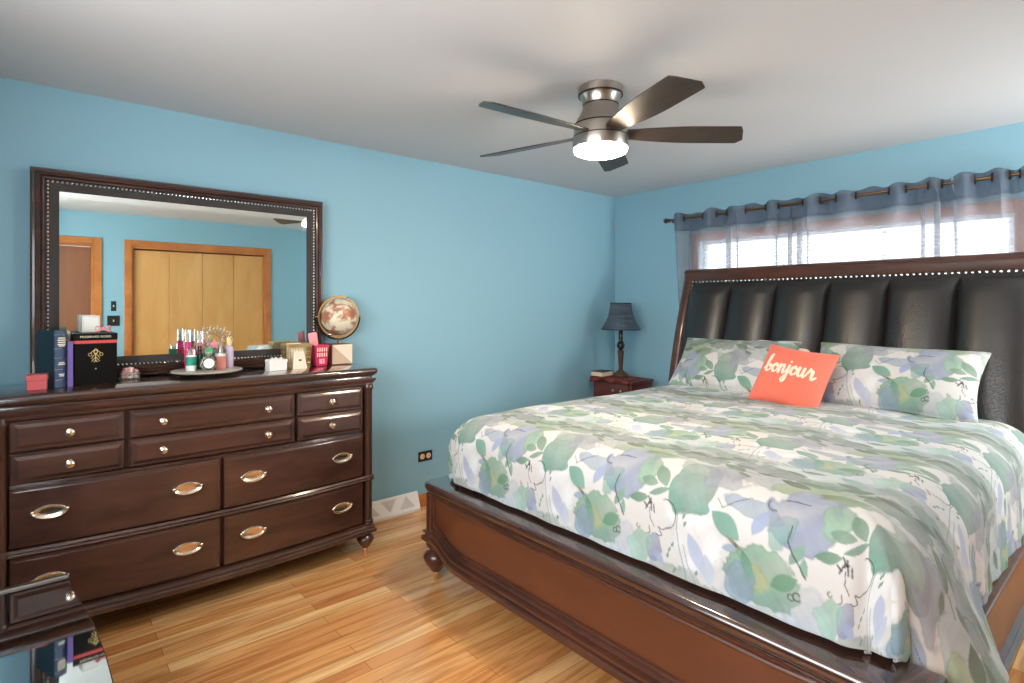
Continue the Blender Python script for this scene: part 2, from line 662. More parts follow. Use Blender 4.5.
# room door and bifold closet doors in the wall the mirror shows
d1 = casing_y('door_1', -4.5, -3.70, 0, 2.085, .075, YC, M['trimwood'])
j = MB().box(-3.72, -3.70, YC - .15, YC, 0, 2.085).box(-4.5, -4.48, YC - .15, YC, 0, 2.085).box(-4.48, -3.72, YC - .15, YC, 2.065, 2.085)
obj('door_jamb', j, M['trimwood'], d1, .003)
obj('door_slab', MB().box(-4.48, -3.72, YC - .145, YC - .105, .01, 2.062), M['brown_door'], d1, .003)
k = MB().lathe([(.026, 0), (.026, .008), (.01, .012), (.01, .035), (.026, .045), (.03, .06), (.02, .075), (.002, .078)], -4.42, YC - .105, 20, 'y', .98)
k.v = [(x, 2 * (YC - .105) - y, z) for x, y, z in k.v]
obj('door_knob', k, M['brass'], d1)

d2 = casing_y('door_2', -3.35, -1.905, 0, 2.085, .072, YC, M['trimwood'])
j = MB().box(-3.35, -3.335, YC - .15, YC, 0, 2.085).box(-1.92, -1.905, YC - .15, YC, 0, 2.085).box(-3.335, -1.92, YC - .15, YC, 2.065, 2.085)
obj('closet_jamb', j, M['trimwood'], d2)
obj('closet_light_stop', MB().box(-3.335, -1.92, YC - .15, YC - .14, 0, 2.065), M['brown_door'], d2)  # panel added behind the doors to block light leaking through the gap
x = -3.332
for i in range(4):
    obj('closet_door', MB().box(x + .002, x + .3515, YC - .07, YC - .035, .012, 2.05), M['closet'], d2, .003)
    x += .353

# baseboards
bp = [(0, 0), (.014, 0), (.014, .075), (.008, .088), (0, .09)]
struct('baseboard_north', MB().sweep([(XD, 0), (0, 0)], bp), M['trimwood'])
struct('baseboard_east', MB().sweep([(0, 0), (0, YC)], bp), M['trimwood'])

# ------------------------------------------------------------------ cloth print
TP, TQ = .62, .64


def pnoise(u, v, k, seed):
    r = np.random.default_rng(seed)
    o = np.zeros_like(u)
    for _ in range(9):
        a, b = r.integers(-k, k + 1, 2)
        if a == 0 and b == 0: a = k
        o += np.sin(2 * PI * (a * u / TP + b * v / TQ) + r.uniform(0, 6.28)) / (1 + .25 * math.hypot(a, b))
    return o / 3.0


def s2l(c):
    return np.array([lin(x) for x in c])


def paint(U, V):
    """watercolour floral tile evaluated at cloth coordinates (metres)"""
    n1 = pnoise(U, V, 7, 1)
    n2 = pnoise(U, V, 16, 2)
    n3 = pnoise(U, V, 34, 3)
    n4 = pnoise(U, V, 5, 4)
    C = np.empty(U.shape + (3,))
    C[:] = s2l((206, 204, 202))

    w1, w2 = pnoise(U, V, 11, 5), pnoise(U, V, 11, 6)
    w3, w4 = pnoise(U, V, 27, 7), pnoise(U, V, 27, 8)

    def dl(cx, cy, k=.12):
        du = (U + k * (.020 * w1 + .008 * w3) - cx + TP / 2) % TP - TP / 2
        dv = (V + k * (.020 * w2 + .008 * w4) - cy + TQ / 2) % TQ - TQ / 2
        return du, dv

    def lay(al, col):
        nonlocal C
        C = C * (1 - al[..., None]) + col * al[..., None]

    def blob(cx, cy, a, b, ang, c1, c2, alpha=.85, rag=.45, soft=.12, edge=.0):
        du, dv = dl(cx, cy, 1.0)
        t = math.radians(ang)
        a, b = a * 1.22, b * 1.22
        p = (du * math.cos(t) + dv * math.sin(t)) / a
        q = (-du * math.sin(t) + dv * math.cos(t)) / b
        f = 1 - np.sqrt(p * p + q * q) + rag * (.5 * n2 + .6 * n3 + .3 * n1) * .6
        soft, edge = soft * .6, max(edge, .28)
        al = np.clip(f / soft, 0, 1) * alpha
        mixv = np.clip(.5 + .5 * q + .5 * n1, 0, 1)[..., None]
        col = (s2l(c1) * (1 - mixv) + s2l(c2) * mixv) * (.88 + .15 * n3 + .10 * n2 + .12 * n4)[..., None]
        if edge:
            e_ = np.clip(1 - np.abs(f - soft * .8) / (soft * 1.2), 0, 1)[..., None] * edge
            col = col * (1 - e_ * .6)
        al = al * np.clip(.86 + .3 * n4, .5, 1)
        lay(al, col)

    def leaf(cx, cy, L, W, ang, c1, c2=None, alpha=.92):
        du, dv = dl(cx, cy)
        t = math.radians(ang)
        p = (du * math.cos(t) + dv * math.sin(t)) / (L / 2)
        q = (-du * math.sin(t) + dv * math.cos(t)) / (W / 2)
        f = (1 - p * p) - np.abs(q) + .05 * n2
        al = np.clip(f / .12, 0, 1) * alpha * (np.abs(p) < 1.05)
        mixv = np.clip(.5 + .5 * p + .3 * n2, 0, 1)[..., None]
        c2 = c2 or c1
        lay(al, s2l(c1) * (1 - mixv) + s2l(c2) * mixv)

    def ink(pts, w=.0026, col=(66, 66, 66), alpha=.85):
        d = np.full(U.shape, 9.0)
        for (x0, y0), (x1, y1) in zip(pts[:-1], pts[1:]):
            du, dv = dl((x0 + x1) / 2, (y0 + y1) / 2)
            ex, ey = x1 - x0, y1 - y0
            L2 = ex * ex + ey * ey + 1e-12
            t = np.clip((du * ex + dv * ey) / L2, -.5, .5)
            d = np.minimum(d, np.hypot(du - t * ex, dv - t * ey))
        lay(np.clip((w - d) / (w * .6), 0, 1) * alpha, s2l(col))

    def arc(cx, cy, r, a0, a1, n=14, sy=1.0):
        return [(cx + r * math.cos(math.radians(a0 + (a1 - a0) * i / n)), cy + sy * r * math.sin(math.radians(a0 + (a1 - a0) * i / n))) for i in range(n + 1)]

    sage, teal, mint = (110, 140, 120), (96, 156, 138), (128, 178, 152)
    lav, lav2, grey = (150, 162, 194), (168, 174, 200), (150, 160, 160)
    olive, olive2, deep = (150, 172, 120), (108, 138, 92), (84, 130, 104)
    blue = (128, 166, 186)
    # pale washes
    blob(.02, -.30, .16, .08, -6, (150, 166, 156), (168, 180, 180), .8, .9, .2, .2)
    blob(.26, -.20, .13, .075, 14, (156, 168, 164), (170, 178, 190), .8, .9, .2, .2)
    blob(.46, -.30, .14, .07, -10, (140, 158, 146), (166, 178, 172), .8, .9, .2, .3)
    blob(.58, -.20, .10, .06, 10, (146, 162, 142), (160, 174, 160), .8, .9, .2, .3)
    blob(.13, .28, .13, .06, 6, (150, 168, 160), (168, 180, 190), .7, .9, .2, .2)
    blob(.36, .30, .12, .06, -8, (140, 164, 150), (156, 174, 170), .75, .9, .2, .3)
    blob(.10, -.22, .15, .07, 8, (190, 200, 196), (205, 212, 214), .7, .7, .3)
    blob(.40, .27, .12, .09, -10, (196, 212, 224), (206, 222, 216), .7, .6, .3)
    blob(.20, .10, .10, .12, 0, (226, 230, 236), (216, 226, 232), .6, .6, .4)
    blob(.54, .22, .07, .08, 20, (186, 204, 218), (178, 196, 222), .7, .6, .25)
    # upper band: grey green flower heads
    blob(.06, -.24, .085, .05, -8, sage, (142, 160, 146), .85, .7, .12, .4)
    blob(.30, -.27, .10, .045, 10, (128, 148, 140), (150, 160, 168), .85, .7, .12, .4)
    blob(.47, -.25, .07, .035, -20, mint, sage, .8, .6, .15)
    leaf(.20, -.22, .11, .05, 25, (112, 142, 112), (92, 122, 92))
    leaf(.56, -.27, .10, .04, -30, sage, deep)
    ink(arc(.36, -.23, .05, 160, 300), .0022, (96, 96, 88))
    ink([(.12, -.19), (.17, -.20), (.21, -.185), (.26, -.20), (.30, -.19)], .0022, (92, 92, 84))
    # big teal head running into lavender grey
    blob(.152, -.055, .066, .095, 0, (146, 164, 156), (100, 166, 146), .95, .4, .1, .2)
    blob(.216, -.13, .062, .065, 10, (150, 156, 168), (164, 170, 190), .85, .6, .15)
    blob(.11, -.12, .05, .03, 20, (170, 186, 172), (160, 180, 168), .8, .6, .2)
    # olive leaves
    blob(.456, -.165, .085, .04, -16, (170, 190, 140), (140, 172, 128), .9, .35, .1, .3)
    leaf(.54, -.15, .19, .085, -22, (96, 124, 80), (132, 160, 118))
    leaf(.56, -.135, .15, .05, -20, (150, 178, 146), (128, 160, 126), .7)
    leaf(.41, -.20, .11, .045, 12, (84, 106, 84), (110, 128, 106))
    # lavender cloud with a green side
    blob(.504, -.05, .092, .088, 0, (162, 170, 196), (134, 154, 192), .95, .55, .12, .1)
    blob(.585, -.058, .045, .05, 0, mint, (150, 194, 156), .9, .5, .2)
    blob(.45, .01, .03, .05, 10, (110, 172, 160), (122, 182, 170), .7, .6, .2)
    blob(.35, -.03, .085, .026, 8, (156, 172, 206), (140, 170, 190), .85, .5, .2)
    leaf(.386, -.045 + .05, .085, .042, 112, (146, 164, 206), (156, 172, 212))
    # left cluster of three leaves
    leaf(.026, -.05, .10, .05, 48, (110, 148, 124), (124, 162, 138))
    leaf(-.012, -.018, .072, .036, 6, (112, 152, 128), (130, 166, 140))
    leaf(.034, .006, .085, .024, -24, (110, 150, 130), (120, 160, 138))
    leaf(-.038, .04, .08, .03, -10, (84, 140, 104), (108, 156, 126))
    leaf(-.118, .055, .072, .032, -60, (112, 160, 140), (130, 172, 152))
    leaf(-.098, .085, .056, .022, 84, (112, 168, 148), (124, 176, 156))
    # ink flower
    for a, b in (((.0, .03), (.016, .05)), ((.004, .052), (.018, .046)), ((.012, .034), (.02, .066)), ((-.004, .066), (.008, .044)), ((.026, .05), (.032, .07)), ((-.012, .05), (.002, .06))):
        ink([a, b], .0034, (58, 58, 60))
    ink([(.012, .06), (.016, .09), (.034, .116)], .002)
    ink(arc(.076, .066, .042, -110, 80), .0024)
    ink([(.098, .10), (.07, .116), (.052, .112), (.068, .134), (.056, .14), (.044, .136)], .0024)
    ink([(.012, .118), (.016, .138), (.004, .146)], .0024)
    ink(arc(-.03, .128, .007, 0, 250, 6), .0024)
    # teal leaf, twig, small petals
    leaf(.284, .04, .12, .062, 30, (96, 160, 140), (110, 172, 152))
    leaf(.322, .082, .075, .014, 26, (148, 142, 108), (124, 120, 96))
    leaf(.332, .10, .055, .012, 62, (90, 84, 76), (110, 104, 90))
    leaf(.304, .098, .06, .026, -12, (150, 174, 206), (138, 168, 200))
    ink([(.24, -.03), (.262, -.005), (.30, -.035), (.34, -.06)], .002, (84, 104, 96))
    ink(arc(.41, -.06, .02, 60, 210), .0024)
    ink([(.43, -.085), (.46, -.09), (.50, -.088)], .003, (70, 66, 62))
    # bush
    blob(.40, .15, .10, .075, 0, (130, 182, 148), (112, 168, 150), .95, .6, .1, .15)
    blob(.385, .155, .04, .035, 10, (188, 190, 120), (168, 186, 128), .85, .6, .3)
    blob(.335, .19, .04, .05, 0, (130, 164, 196), (142, 172, 200), .85, .5, .2)
    leaf(.47, .14, .09, .05, -30, (84, 150, 112), (104, 164, 126))
    leaf(.36, .13, .09, .035, 70, (78, 146, 116), (110, 172, 150))
    ink([(.476, -.01), (.474, .03), (.492, .06), (.508, .08), (.528, .11)], .0028, (64, 74, 70))
    ink(arc(.505, .165, .011, 40, 330, 8), .0028)
    ink(arc(.49, .172, .009, 0, 300, 8), .0024)
    # low petals and stems
    leaf(.196, .15, .13, .05, 62, (160, 176, 214), (176, 190, 220), .85)
    leaf(.235, .19, .10, .045, 80, (168, 180, 214), (184, 200, 222), .8)
    blob(.036, .178, .03, .034, 0, lav, (140, 158, 200), .95, .5, .1)
    leaf(.055, .205, .06, .03, 35, (146, 164, 206), (160, 176, 212))
    blob(-.018, .19, .036, .045, 15, (140, 200, 176), (156, 208, 190), .9, .35, .12)
    ink([(.122, .05), (.124, .10), (.136, .16), (.158, .22), (.172, .27)], .0022, (110, 150, 132))
    ink([(.15, .14), (.164, .19), (.20, .25)], .0022, (120, 156, 150))
    for x, y in ((.146, .055), (.152, .075), (.10, .17), (.094, .19), (.11, .15), (.20, .21), (.12, .23)):
        leaf(x, y, .022, .009, 110, (104, 150, 124))
    # trailing bits below
    leaf(.02, .28, .12, .05, -20, (124, 158, 146), (146, 172, 166))
    blob(.13, .30, .06, .035, 0, (140, 168, 156), (124, 158, 140), .85, .6, .14, .3)
    leaf(.52, .28, .10, .045, 30, (120, 164, 150), (140, 180, 170))
    ink([(.28, .24), (.31, .262), (.35, .25), (.37, .28)], .0022, (90, 104, 100))
    for x, y, L_, W_, a_ in ((.03, -.27, .10, .032, 8), (.12, -.30, .08, .03, -25), (.22, -.255, .09, .028, 14), (.31, -.22, .07, .026, -12), (.37, -.31, .09, .03, 22),
                             (.44, -.235, .08, .026, -6), (.53, -.30, .09, .03, 16), (.60, -.245, .07, .026, -18), (.16, .30, .08, .026, 10), (.40, .275, .08, .028, -16), (.26, -.165, .06, .02, 30)):
        leaf(x, y, L_, W_, a_, (92, 112, 92), (116, 132, 108), .8)
    C = C * (1 + .03 * n3)[..., None]
    lum = (C @ np.array([.25, .65, .10]))[..., None]
    C = lum + .74 * (C - lum)
    C = .97 * C * (.76 + .24 * np.clip(lum / .66, 0, 1))
    return np.clip(C, 0, 1)


def grid_mesh(name, X, Y, Z, colors, m, attr='print', both=None):
    """mesh from (rows, cols) arrays with a per-vertex colour"""
    r, c = X.shape
    me = bpy.data.meshes.new(name)
    v = np.stack([X, Y, Z], -1).reshape(-1, 3).astype(np.float32)
    idx = np.arange(r * c).reshape(r, c)
    q = np.stack([idx[:-1, :-1], idx[:-1, 1:], idx[1:, 1:], idx[1:, :-1]], -1).reshape(-1, 4)
    cols = colors.reshape(-1, 3)
    if both is not None:
        v2 = np.stack(both[:3], -1).reshape(-1, 3).astype(np.float32)
        n0 = len(v)
        v = np.concatenate([v, v2])
        q2 = q[:, ::-1] + n0
        rim = np.concatenate([idx[0, :-1], idx[:-1, -1], idx[-1, :0:-1], idx[:0:-1, 0]])
        rim2 = np.roll(rim, -1)
        q3 = np.stack([rim2, rim, rim + n0, rim2 + n0], -1)
        q = np.concatenate([q, q2, q3])
        cols = np.concatenate([cols, both[3].reshape(-1, 3)])
    me.vertices.add(len(v))
    me.vertices.foreach_set('co', v.ravel())
    me.loops.add(q.size)
    me.loops.foreach_set('vertex_index', q.ravel().astype(np.int32))
    me.polygons.add(len(q))
    me.polygons.foreach_set('loop_start', (np.arange(len(q)) * 4).astype(np.int32))
    me.update(calc_edges=True)
    me.validate()
    ca = me.color_attributes.new(attr, 'FLOAT_COLOR', 'POINT')
    ca.data.foreach_set('color', np.concatenate([cols, np.ones((len(cols), 1))], 1).astype(np.float32).ravel())
    me.shade_smooth()
    me.materials.append(m)
    o = bpy.data.objects.new(name, me)
    COL.objects.link(o)
    return o


def fbm(x, y, seed, f0=1.0, oct=3):
    r = np.random.default_rng(seed)
    o = np.zeros_like(x)
    for k in range(oct):
        f = f0 * 2 ** k
        for _ in range(4):
            a = r.uniform(0, 2 * PI)
            o += np.sin(2 * PI * f * (x * math.cos(a) + y * math.sin(a)) + r.uniform(0, 6.28)) / (2 ** k)
    return o / 5


# ------------------------------------------------------------------ bed
def lerp_curve(pts):
    zs = [p[1] for p in pts]
    xs = [p[0] for p in pts]

    def f(z):
        return float(np.interp(z, zs, xs))
    return f


_hb = [(-.40, 0), (-.445, .25), (-.47, .5), (-.470, .70), (-.461, .816), (-.450, .89), (-.434, .953), (-.402, 1.09), (-.365, 1.222), (-.325, 1.36), (-.281, 1.497), (-.238, 1.61), (-.195, 1.707), (-.15, 1.80)]
_zz = np.linspace(0, 1.8, 61)
_xx = np.interp(_zz, [p[1] for p in _hb], [p[0] for p in _hb])
for _ in range(3):
    _xx[1:-1] = (_xx[:-2] + 2 * _xx[1:-1] + _xx[2:]) / 4
hbx = lambda z: float(np.interp(z, _zz, _xx))

bed = thing('sleigh_bed', 'dark wood king sleigh bed with padded black leather headboard', 'bed', (-1.45, -1.98, 0))
BY0, BY1 = -3.055, -.905
for y0, y1 in ((BY1 - .068, BY1), (BY0, BY0 + .068)):
    loops = []
    for z in np.linspace(0, 1.66, 40):
        x = hbx(z)
        loops.append([(x - .022, y0 + .008, z), (x - .014, y0, z), (x + .055, y0, z), (x + .055, y1, z), (x - .014, y1, z), (x - .022, y1 - .008, z), (x - .028, (y0 + y1) / 2, z)])
    obj('headboard_post', MB().loft(loops), M['bedwood'], bed)
# rolled top rail
xt = hbx(1.66)
prof = [(xt - .016, 1.605), (xt - .026, 1.63), (xt - .024, 1.655), (xt - .03, 1.672), (xt - .022, 1.686), (xt + .0, 1.698), (xt + .03, 1.702), (xt + .06, 1.694), (xt + .072, 1.68), (xt + .06, 1.64), (xt + .04, 1.605)]
obj('headboard_rail', MB().loft([[(x, y, z) for x, z in prof] for y in (BY0 - .006, BY0 + .02, -1.98, BY1 - .02, BY1 + .006)]), M['bedwood'], bed)
# padded leather panel, six upright channels
PY0, PY1 = BY0 + .07, BY1 - .07
mb = MB()
ny, nzz = 150, 64
rows = []
for k in range(nzz + 1):
    z = .45 + (1.606 - .45) * k / nzz
    row = []
    for i in range(ny + 1):
        y = PY1 + (PY0 - PY1) * i / ny
        w = ((y - PY1) / (PY0 - PY1) * 6) % 1.0 if 0 < i < ny else 0
        top = min(1, max(0, (1.585 - z) / .09))
        top = math.sin(top * PI / 2) ** .7
        p = .072 * (max(0, 1 - abs(2 * w - 1) ** 2.3)) ** .62 * top
        row.append((hbx(z) - .004 - p, y, z))
    rows.append(row)
V = [p for r_ in rows for p in r_]
n0 = ny + 1
F = [(k * n0 + i, k * n0 + i + 1, (k + 1) * n0 + i + 1, (k + 1) * n0 + i) for k in range(nzz) for i in range(ny)]
nf = len(V)
V += [(hbx(.45 + (1.606 - .45) * k / nzz) + .045, PY1 if s_ == 0 else PY0, .45 + (1.606 - .45) * k / nzz) for k in range(nzz + 1) for s_ in (0, 1)]
for k in range(nzz):
    a, b = nf + 2 * k, nf + 2 * k + 2
    F += [(a, a + 1, b + 1, b), (k * n0, a, b, (k + 1) * n0), (k * n0 + ny, (k + 1) * n0 + ny, b + 1, a + 1)]
F += [tuple(range(ny, -1, -1)) + (nf, nf + 1), tuple(nzz * n0 + i for i in range(n0)) + (nf + 2 * nzz + 1, nf + 2 * nzz)]
obj('headboard_panel', mb.add(V, F), M['leather'], bed, smooth=50)['label'] = 'black embossed leather in six padded upright channels'
mb = MB()
for i in range(67):
    y = PY1 - .004 + (PY0 - PY1 + .008) * i / 66
    mb.ball((hbx(1.597) - .008, y, 1.597), .0085, 8, 5, (.6, 1, 1))
for yy in (PY1 - .006, PY0 + .006):
    z = 1.57
    while z > .6:
        mb.ball((hbx(z) - .008, yy, z), .0085, 8, 5, (.6, 1, 1))
        z -= .03
obj('nailhead_trim', mb, M['silver'], bed)['label'] = 'silver nailheads edging the leather panel'
# side rails
for y0, y1 in ((-.95, -.925), (-3.035, -3.01)):
    obj('side_rail', MB().box(-2.60, -.42, y0, y1, .17, .435), M['bedpanel'], bed, .006)
    s_ = 1 if y0 > -2 else -1
    yo = y1 if s_ > 0 else y0
    obj('rail_moulding', MB().sweep([(-2.60, yo), (-.42, yo)] if s_ < 0 else [(-.42, yo), (-2.60, yo)], [(0, .17), (.02, .17), (.024, .195), (.012, .205), (.014, .22), (0, .235)]), M['bedwood'], bed)

# footboard
led = [(-2.50, BY0), (-2.50, BY1), (-2.64, BY1), (-2.668, BY1 - .012), (-2.68, BY1 - .045), (-2.682, BY1 - .1), (-2.682, BY0 + .1), (-2.68, BY0 + .045), (-2.668, BY0 + .012), (-2.64, BY0)]
obj('footboard_ledge', MB().stack(led, [(-.030, .44), (-.016, .446), (-.012, .456), (-.016, .464), (-.004, .470), (.0, .478), (.002, .490), (-.002, .502), (-.008, .508), (-.014, .51)]), M['dark_top'], bed, smooth=50)


def sst(t):
    t = min(1, max(0, t))
    return t * t * (3 - 2 * t)


def fb(y, b):
    return -2.652 - b * sst((BY1 - .03 - y) / .34) * sst((y - BY0 - .03) / .34)


def dip(y):
    return -.044 * sst((BY1 - .05 - y) / .26) * sst((y - BY0 - .05) / .26)


ys = [BY1 - .055 + (BY0 - BY1 + .11) * i / 48 for i in range(49)]
mb = MB()
mb.loft([[(fb(y, .03) + .012, y, .22 + dip(y)), (fb(y, .03) + .012, y, .45), (-2.585, y, .45), (-2.585, y, .22 + dip(y))] for y in ys])
obj('footboard_panel', mb, M['bedpanel'], bed)['label'] = 'reddish brown bowed panel'
for y0, y1 in ((BY1 - .06, BY1 - .014), (BY0 + .014, BY0 + .06)):
    obj('footboard_post', MB().loft([[(p[0], p[1], z) for p in rounded_rect(-2.662, -2.58, y0, y1, .008, 3)] for z in (.19, .45)]), M['bedwood'], bed)
# bead round the panel
mb = MB()
ys2 = [BY1 - .064 + (BY0 - BY1 + .128) * i / 48 for i in range(49)]
for zc, rr, dd in ((.438, .009, 0), (.283, .009, 1)):
    mb.tube([(fb(y, .03) + .008, y, zc + dd * dip(y)) for y in ys2], rr, 8)
for y in (BY1 - .066, BY0 + .066):
    mb.tube([(fb(y, .03) + .008, y, .285), (fb(y, .03) + .008, y, .44)], .007, 8)
obj('panel_bead', mb, M['bedwood'], bed)
path = [(-2.58, BY1 - .006)] + [(fb(BY1 - .012, .04), BY1 - .006)] + [(fb(y, .04), y) for y in [BY1 - .02 + (BY0 - BY1 + .04) * i / 48 for i in range(49)]] + [(fb(BY0 + .012, .04), BY0 + .006), (-2.58, BY0 + .006)]
prof = [(-.06, .196), (.012, .196), (.020, .204), (.020, .222), (.012, .229), (.004, .231), (.004, .237), (.014, .243), (.014, .252), (.003, .256), (-.004, .258), (-.004, .264), (.002, .270), (-.010, .278), (-.06, .280)]
mo = MB().sweep(path, prof)
mo.v = [(x, y, z + (dip(y) if x < -2.59 else 0)) for x, y, z in mo.v]
obj('footboard_moulding', mo, M['bedwood'], bed)
LEG = [(.012, .0), (.014, .004), (.017, .05), (.026, .052), (.034, .065), (.054, .092), (.064, .115), (.064, .130), (.053, .146), (.036, .156), (.034, .168), (.05, .178), (.052, .19), (.044, .2)]
for y in (-.955, -3.005):
    for x in (-2.622, -.43):
        lg = obj('leg', MB().lathe([(r, z) for r, z in LEG if z >= .05], x, y, 28), M['bedwood'], bed)
        obj('leg_tip', MB().lathe([(.013, 0), (.0155, .004), (.017, .052)], x, y, 20), M['brass'], lg)['label'] = 'pale brass tip'

mat_ = obj('mattress', MB().stack(rounded_rect(-2.43, -.55, -2.90, -1.05, .08, 6), [(-.03, .40), (0, .43), (0, .74), (-.03, .775), (-.06, .785)]), M['mattress'], None, origin=(-1.49, -1.98, .40))
tag(mat_, 'white mattress on the sleigh bed beneath the floral duvet', 'mattress')

# duvet
s0, rr_ = 1.97, .16
yL, yR = -1.112, -2.825
SF, SD = .408, .50
S = np.linspace(0, s0 + SF, 700)
T = np.linspace(yL + SD, yR - SD, 820)
Sg, Tg = np.meshgrid(S, T, indexing='ij')
ds = np.maximum(0, Sg - s0)
dt = np.where(Tg > yL, Tg - yL, np.where(Tg < yR, Tg - yR, 0))
d = np.hypot(ds, dt)
safe = np.where(d > 1e-9, d, 1)
nx, nyv = -ds / safe, dt / safe
arc_ = rr_ * PI / 2
phi = np.degrees(np.arctan2(np.abs(dt), ds + 1e-9))
cs, sn = np.maximum(np.cos(np.radians(phi)), 1e-6), np.maximum(np.sin(np.radians(phi)), 1e-6)
dmax = np.minimum(SF / cs, SD / sn)
ramp = np.clip((phi - 48) / 26, 0, 1)
ramp = ramp * ramp * (3 - 2 * ramp)
dlim = SF + (SD - SF) * ramp + .13 * np.exp(-((phi - 74) / 11) ** 2)
d = np.where((ds > 0) & (dt != 0), d * dlim / dmax, d)
bend = np.minimum(d, arc_)
past = np.maximum(0, d - arc_)
hh = rr_ * np.sin(bend / rr_) + .05 * past
zz = -rr_ * (1 - np.cos(bend / rr_)) - past
side = np.abs(dt) / safe
# folds of the hanging cloth
hang = np.clip(d / .35, 0, 1) ** 1.5
phase = np.where(ds > np.abs(dt), Tg, Sg)
hh += hang * np.where(ds > np.abs(dt), .45, 1.0) * (.008 * np.sin(2 * PI * (phase / .31 + .15 * fbm(Sg, Tg, 5, 1.2))) + .003 * np.sin(2 * PI * phase / .137 + 1.3))
both = np.clip(np.minimum(ds, np.abs(dt)) / .25, 0, 1)
ang = np.arctan2(np.abs(dt), ds + 1e-9)
hh += both * .018 * np.sin(ang * 9 + .7)
# the near corner spreads out over the rail
near = np.exp(-((Sg - (s0 - .16)) / .20) ** 2) * (Tg < yR) * np.clip((d - .16) / .34, 0, 1) ** 1.3
Xd = -.45 - np.minimum(Sg, s0) + nx * hh
Yd = np.clip(Tg, yR, yL) + nyv * hh - near * .13
Zd = .832 + zz
flat = 1 - np.clip(d / .25, 0, 1)
Zd += (.35 + .65 * flat) * .011 * fbm(Sg * 1.0, Tg * 1.25, 21, .9, 3) * np.clip(1 - past / .1, .15, 1)
Zd += flat * .012 * np.sin(PI * np.clip((Tg - yR) / (yL - yR), 0, 1))
Zd -= .012 * np.clip((.25 - Sg) / .25, 0, 1)
Zd = np.where(Xd < -2.50, np.maximum(Zd, .5245), Zd)
ridge = np.sin(2 * PI * (Tg * 1.6 + .5 * Sg + .35 * fbm(Sg, Tg, 9, .8, 2)))
Zd += flat * .004 * np.maximum(0, ridge) ** 3
colr = paint(-1.612 - Tg, Sg - (s0 + .15))
duv = grid_mesh('duvet', Xd, Yd, Zd, colr, M['print'])
tag(duv, 'white duvet with green and lavender watercolour flowers spread over the bed', 'duvet')
so = duv.modifiers.new('thickness', 'SOLIDIFY')
so.thickness = .012
so.offset = -1
duv_me = duv.data
# keep the origin on the bed
duv_me.transform(Matrix.Translation((1.45, 1.98, -.8)))
duv.location = (-1.45, -1.98, .8)


def pillow(name, W, Hh, T, pos, tilt, m, colfn, nu=240, nv=130, roll=0, yaw=0, pinch=.07, pw=2.6):
    u = np.linspace(-1, 1, nu)
    v = np.linspace(-1, 1, nv)
    Ug, Vg = np.meshgrid(u, v, indexing='xy')
    th = T * (np.maximum(0, (1 - np.abs(Ug) ** pw) * (1 - np.abs(Vg) ** pw))) ** .5
    X = W / 2 * Ug * (1 - pinch * (1 - Vg ** 2))
    Yv = Hh / 2 * Vg * (1 - pinch * (1 - Ug ** 2) - .02 * np.cos(3 * Ug))
    cr = .004 * fbm(X, Yv, int(abs(pos[1]) * 100), 3.5, 3)
    edge = np.clip(th / (T * .5), 0, 1)
    col = colfn(X, Yv)
    o = grid_mesh(name, X, Yv, th + cr * edge, col, m, both=(X, Yv, -th, col))
    a = math.radians(tilt)
    w = Vector((0, -1, 0))
    h = Vector((math.sin(a), 0, math.cos(a)))
    n = w.cross(h)
    R = Matrix((w, h, n)).transposed().to_4x4()
    o.matrix_world = Matrix.Translation(pos) @ Matrix.Rotation(math.radians(yaw), 4, 'Z') @ R @ Matrix.Rotation(math.radians(roll), 4, 'Z')
    return o


p = pillow('pillow', .83, .43, .095, (-.585, -2.405, 1.01), 40, M['print'], lambda x, y: paint(x + .30, -y * 1.0 + .02), roll=-1)
tag(p, 'floral printed pillow leaning on the headboard beside the coral cushion, fully in view', 'pillow', 'floral pillows on the bed')
p = pillow('pillow', .83, .43, .095, (-.585, -1.475, 1.008), 40, M['print'], lambda x, y: paint(x + .12, -y * 1.0 - .12), roll=1)
tag(p, 'floral printed pillow on the bed end nearest the bedside lamp, partly behind the coral cushion', 'pillow', 'floral pillows on the bed')
p = pillow('pillow', .50, .42, .06, (-.495, -1.70, 1.008), 30, M['cream_pillow'], lambda x, y: np.zeros(x.shape + (3,)) + .8, 60, 40)
tag(p, 'plain cream pillow showing only its top edge behind the floral pillow', 'pillow')


# bonjour, written with pen strokes
def pen(pts, X, Y, w):
    dmin = np.full(X.shape, 9.0)
    for (x0, y0), (x1, y1) in zip(pts[:-1], pts[1:]):
        ex, ey = x1 - x0, y1 - y0
        L2 = ex * ex + ey * ey + 1e-12
        t = np.clip(((X - x0) * ex + (Y - y0) * ey) / L2, 0, 1)
        wloc = 1.0 if ey < -abs(ex) * .3 else .62
        dmin = np.minimum(dmin, np.hypot(X - x0 - t * ex, Y - y0 - t * ey) / (w * wloc))
    return dmin


def smooth_line(pts, k=6):
    P = [Vector(p) for p in pts]
    P = [P[0] * 2 - P[1]] + P + [P[-1] * 2 - P[-2]]
    out = []
    for i in range(1, len(P) - 2):
        for j in range(k):
            t = j / k
            a, b, c, e_ = P[i - 1], P[i], P[i + 1], P[i + 2]
            out.append(tuple(.5 * ((2 * b) + (-a + c) * t + (2 * a - 5 * b + 4 * c - e_) * t * t + (-a + 3 * b - 3 * c + e_) * t ** 3)))
    out.append(tuple(P[-2]))
    return out


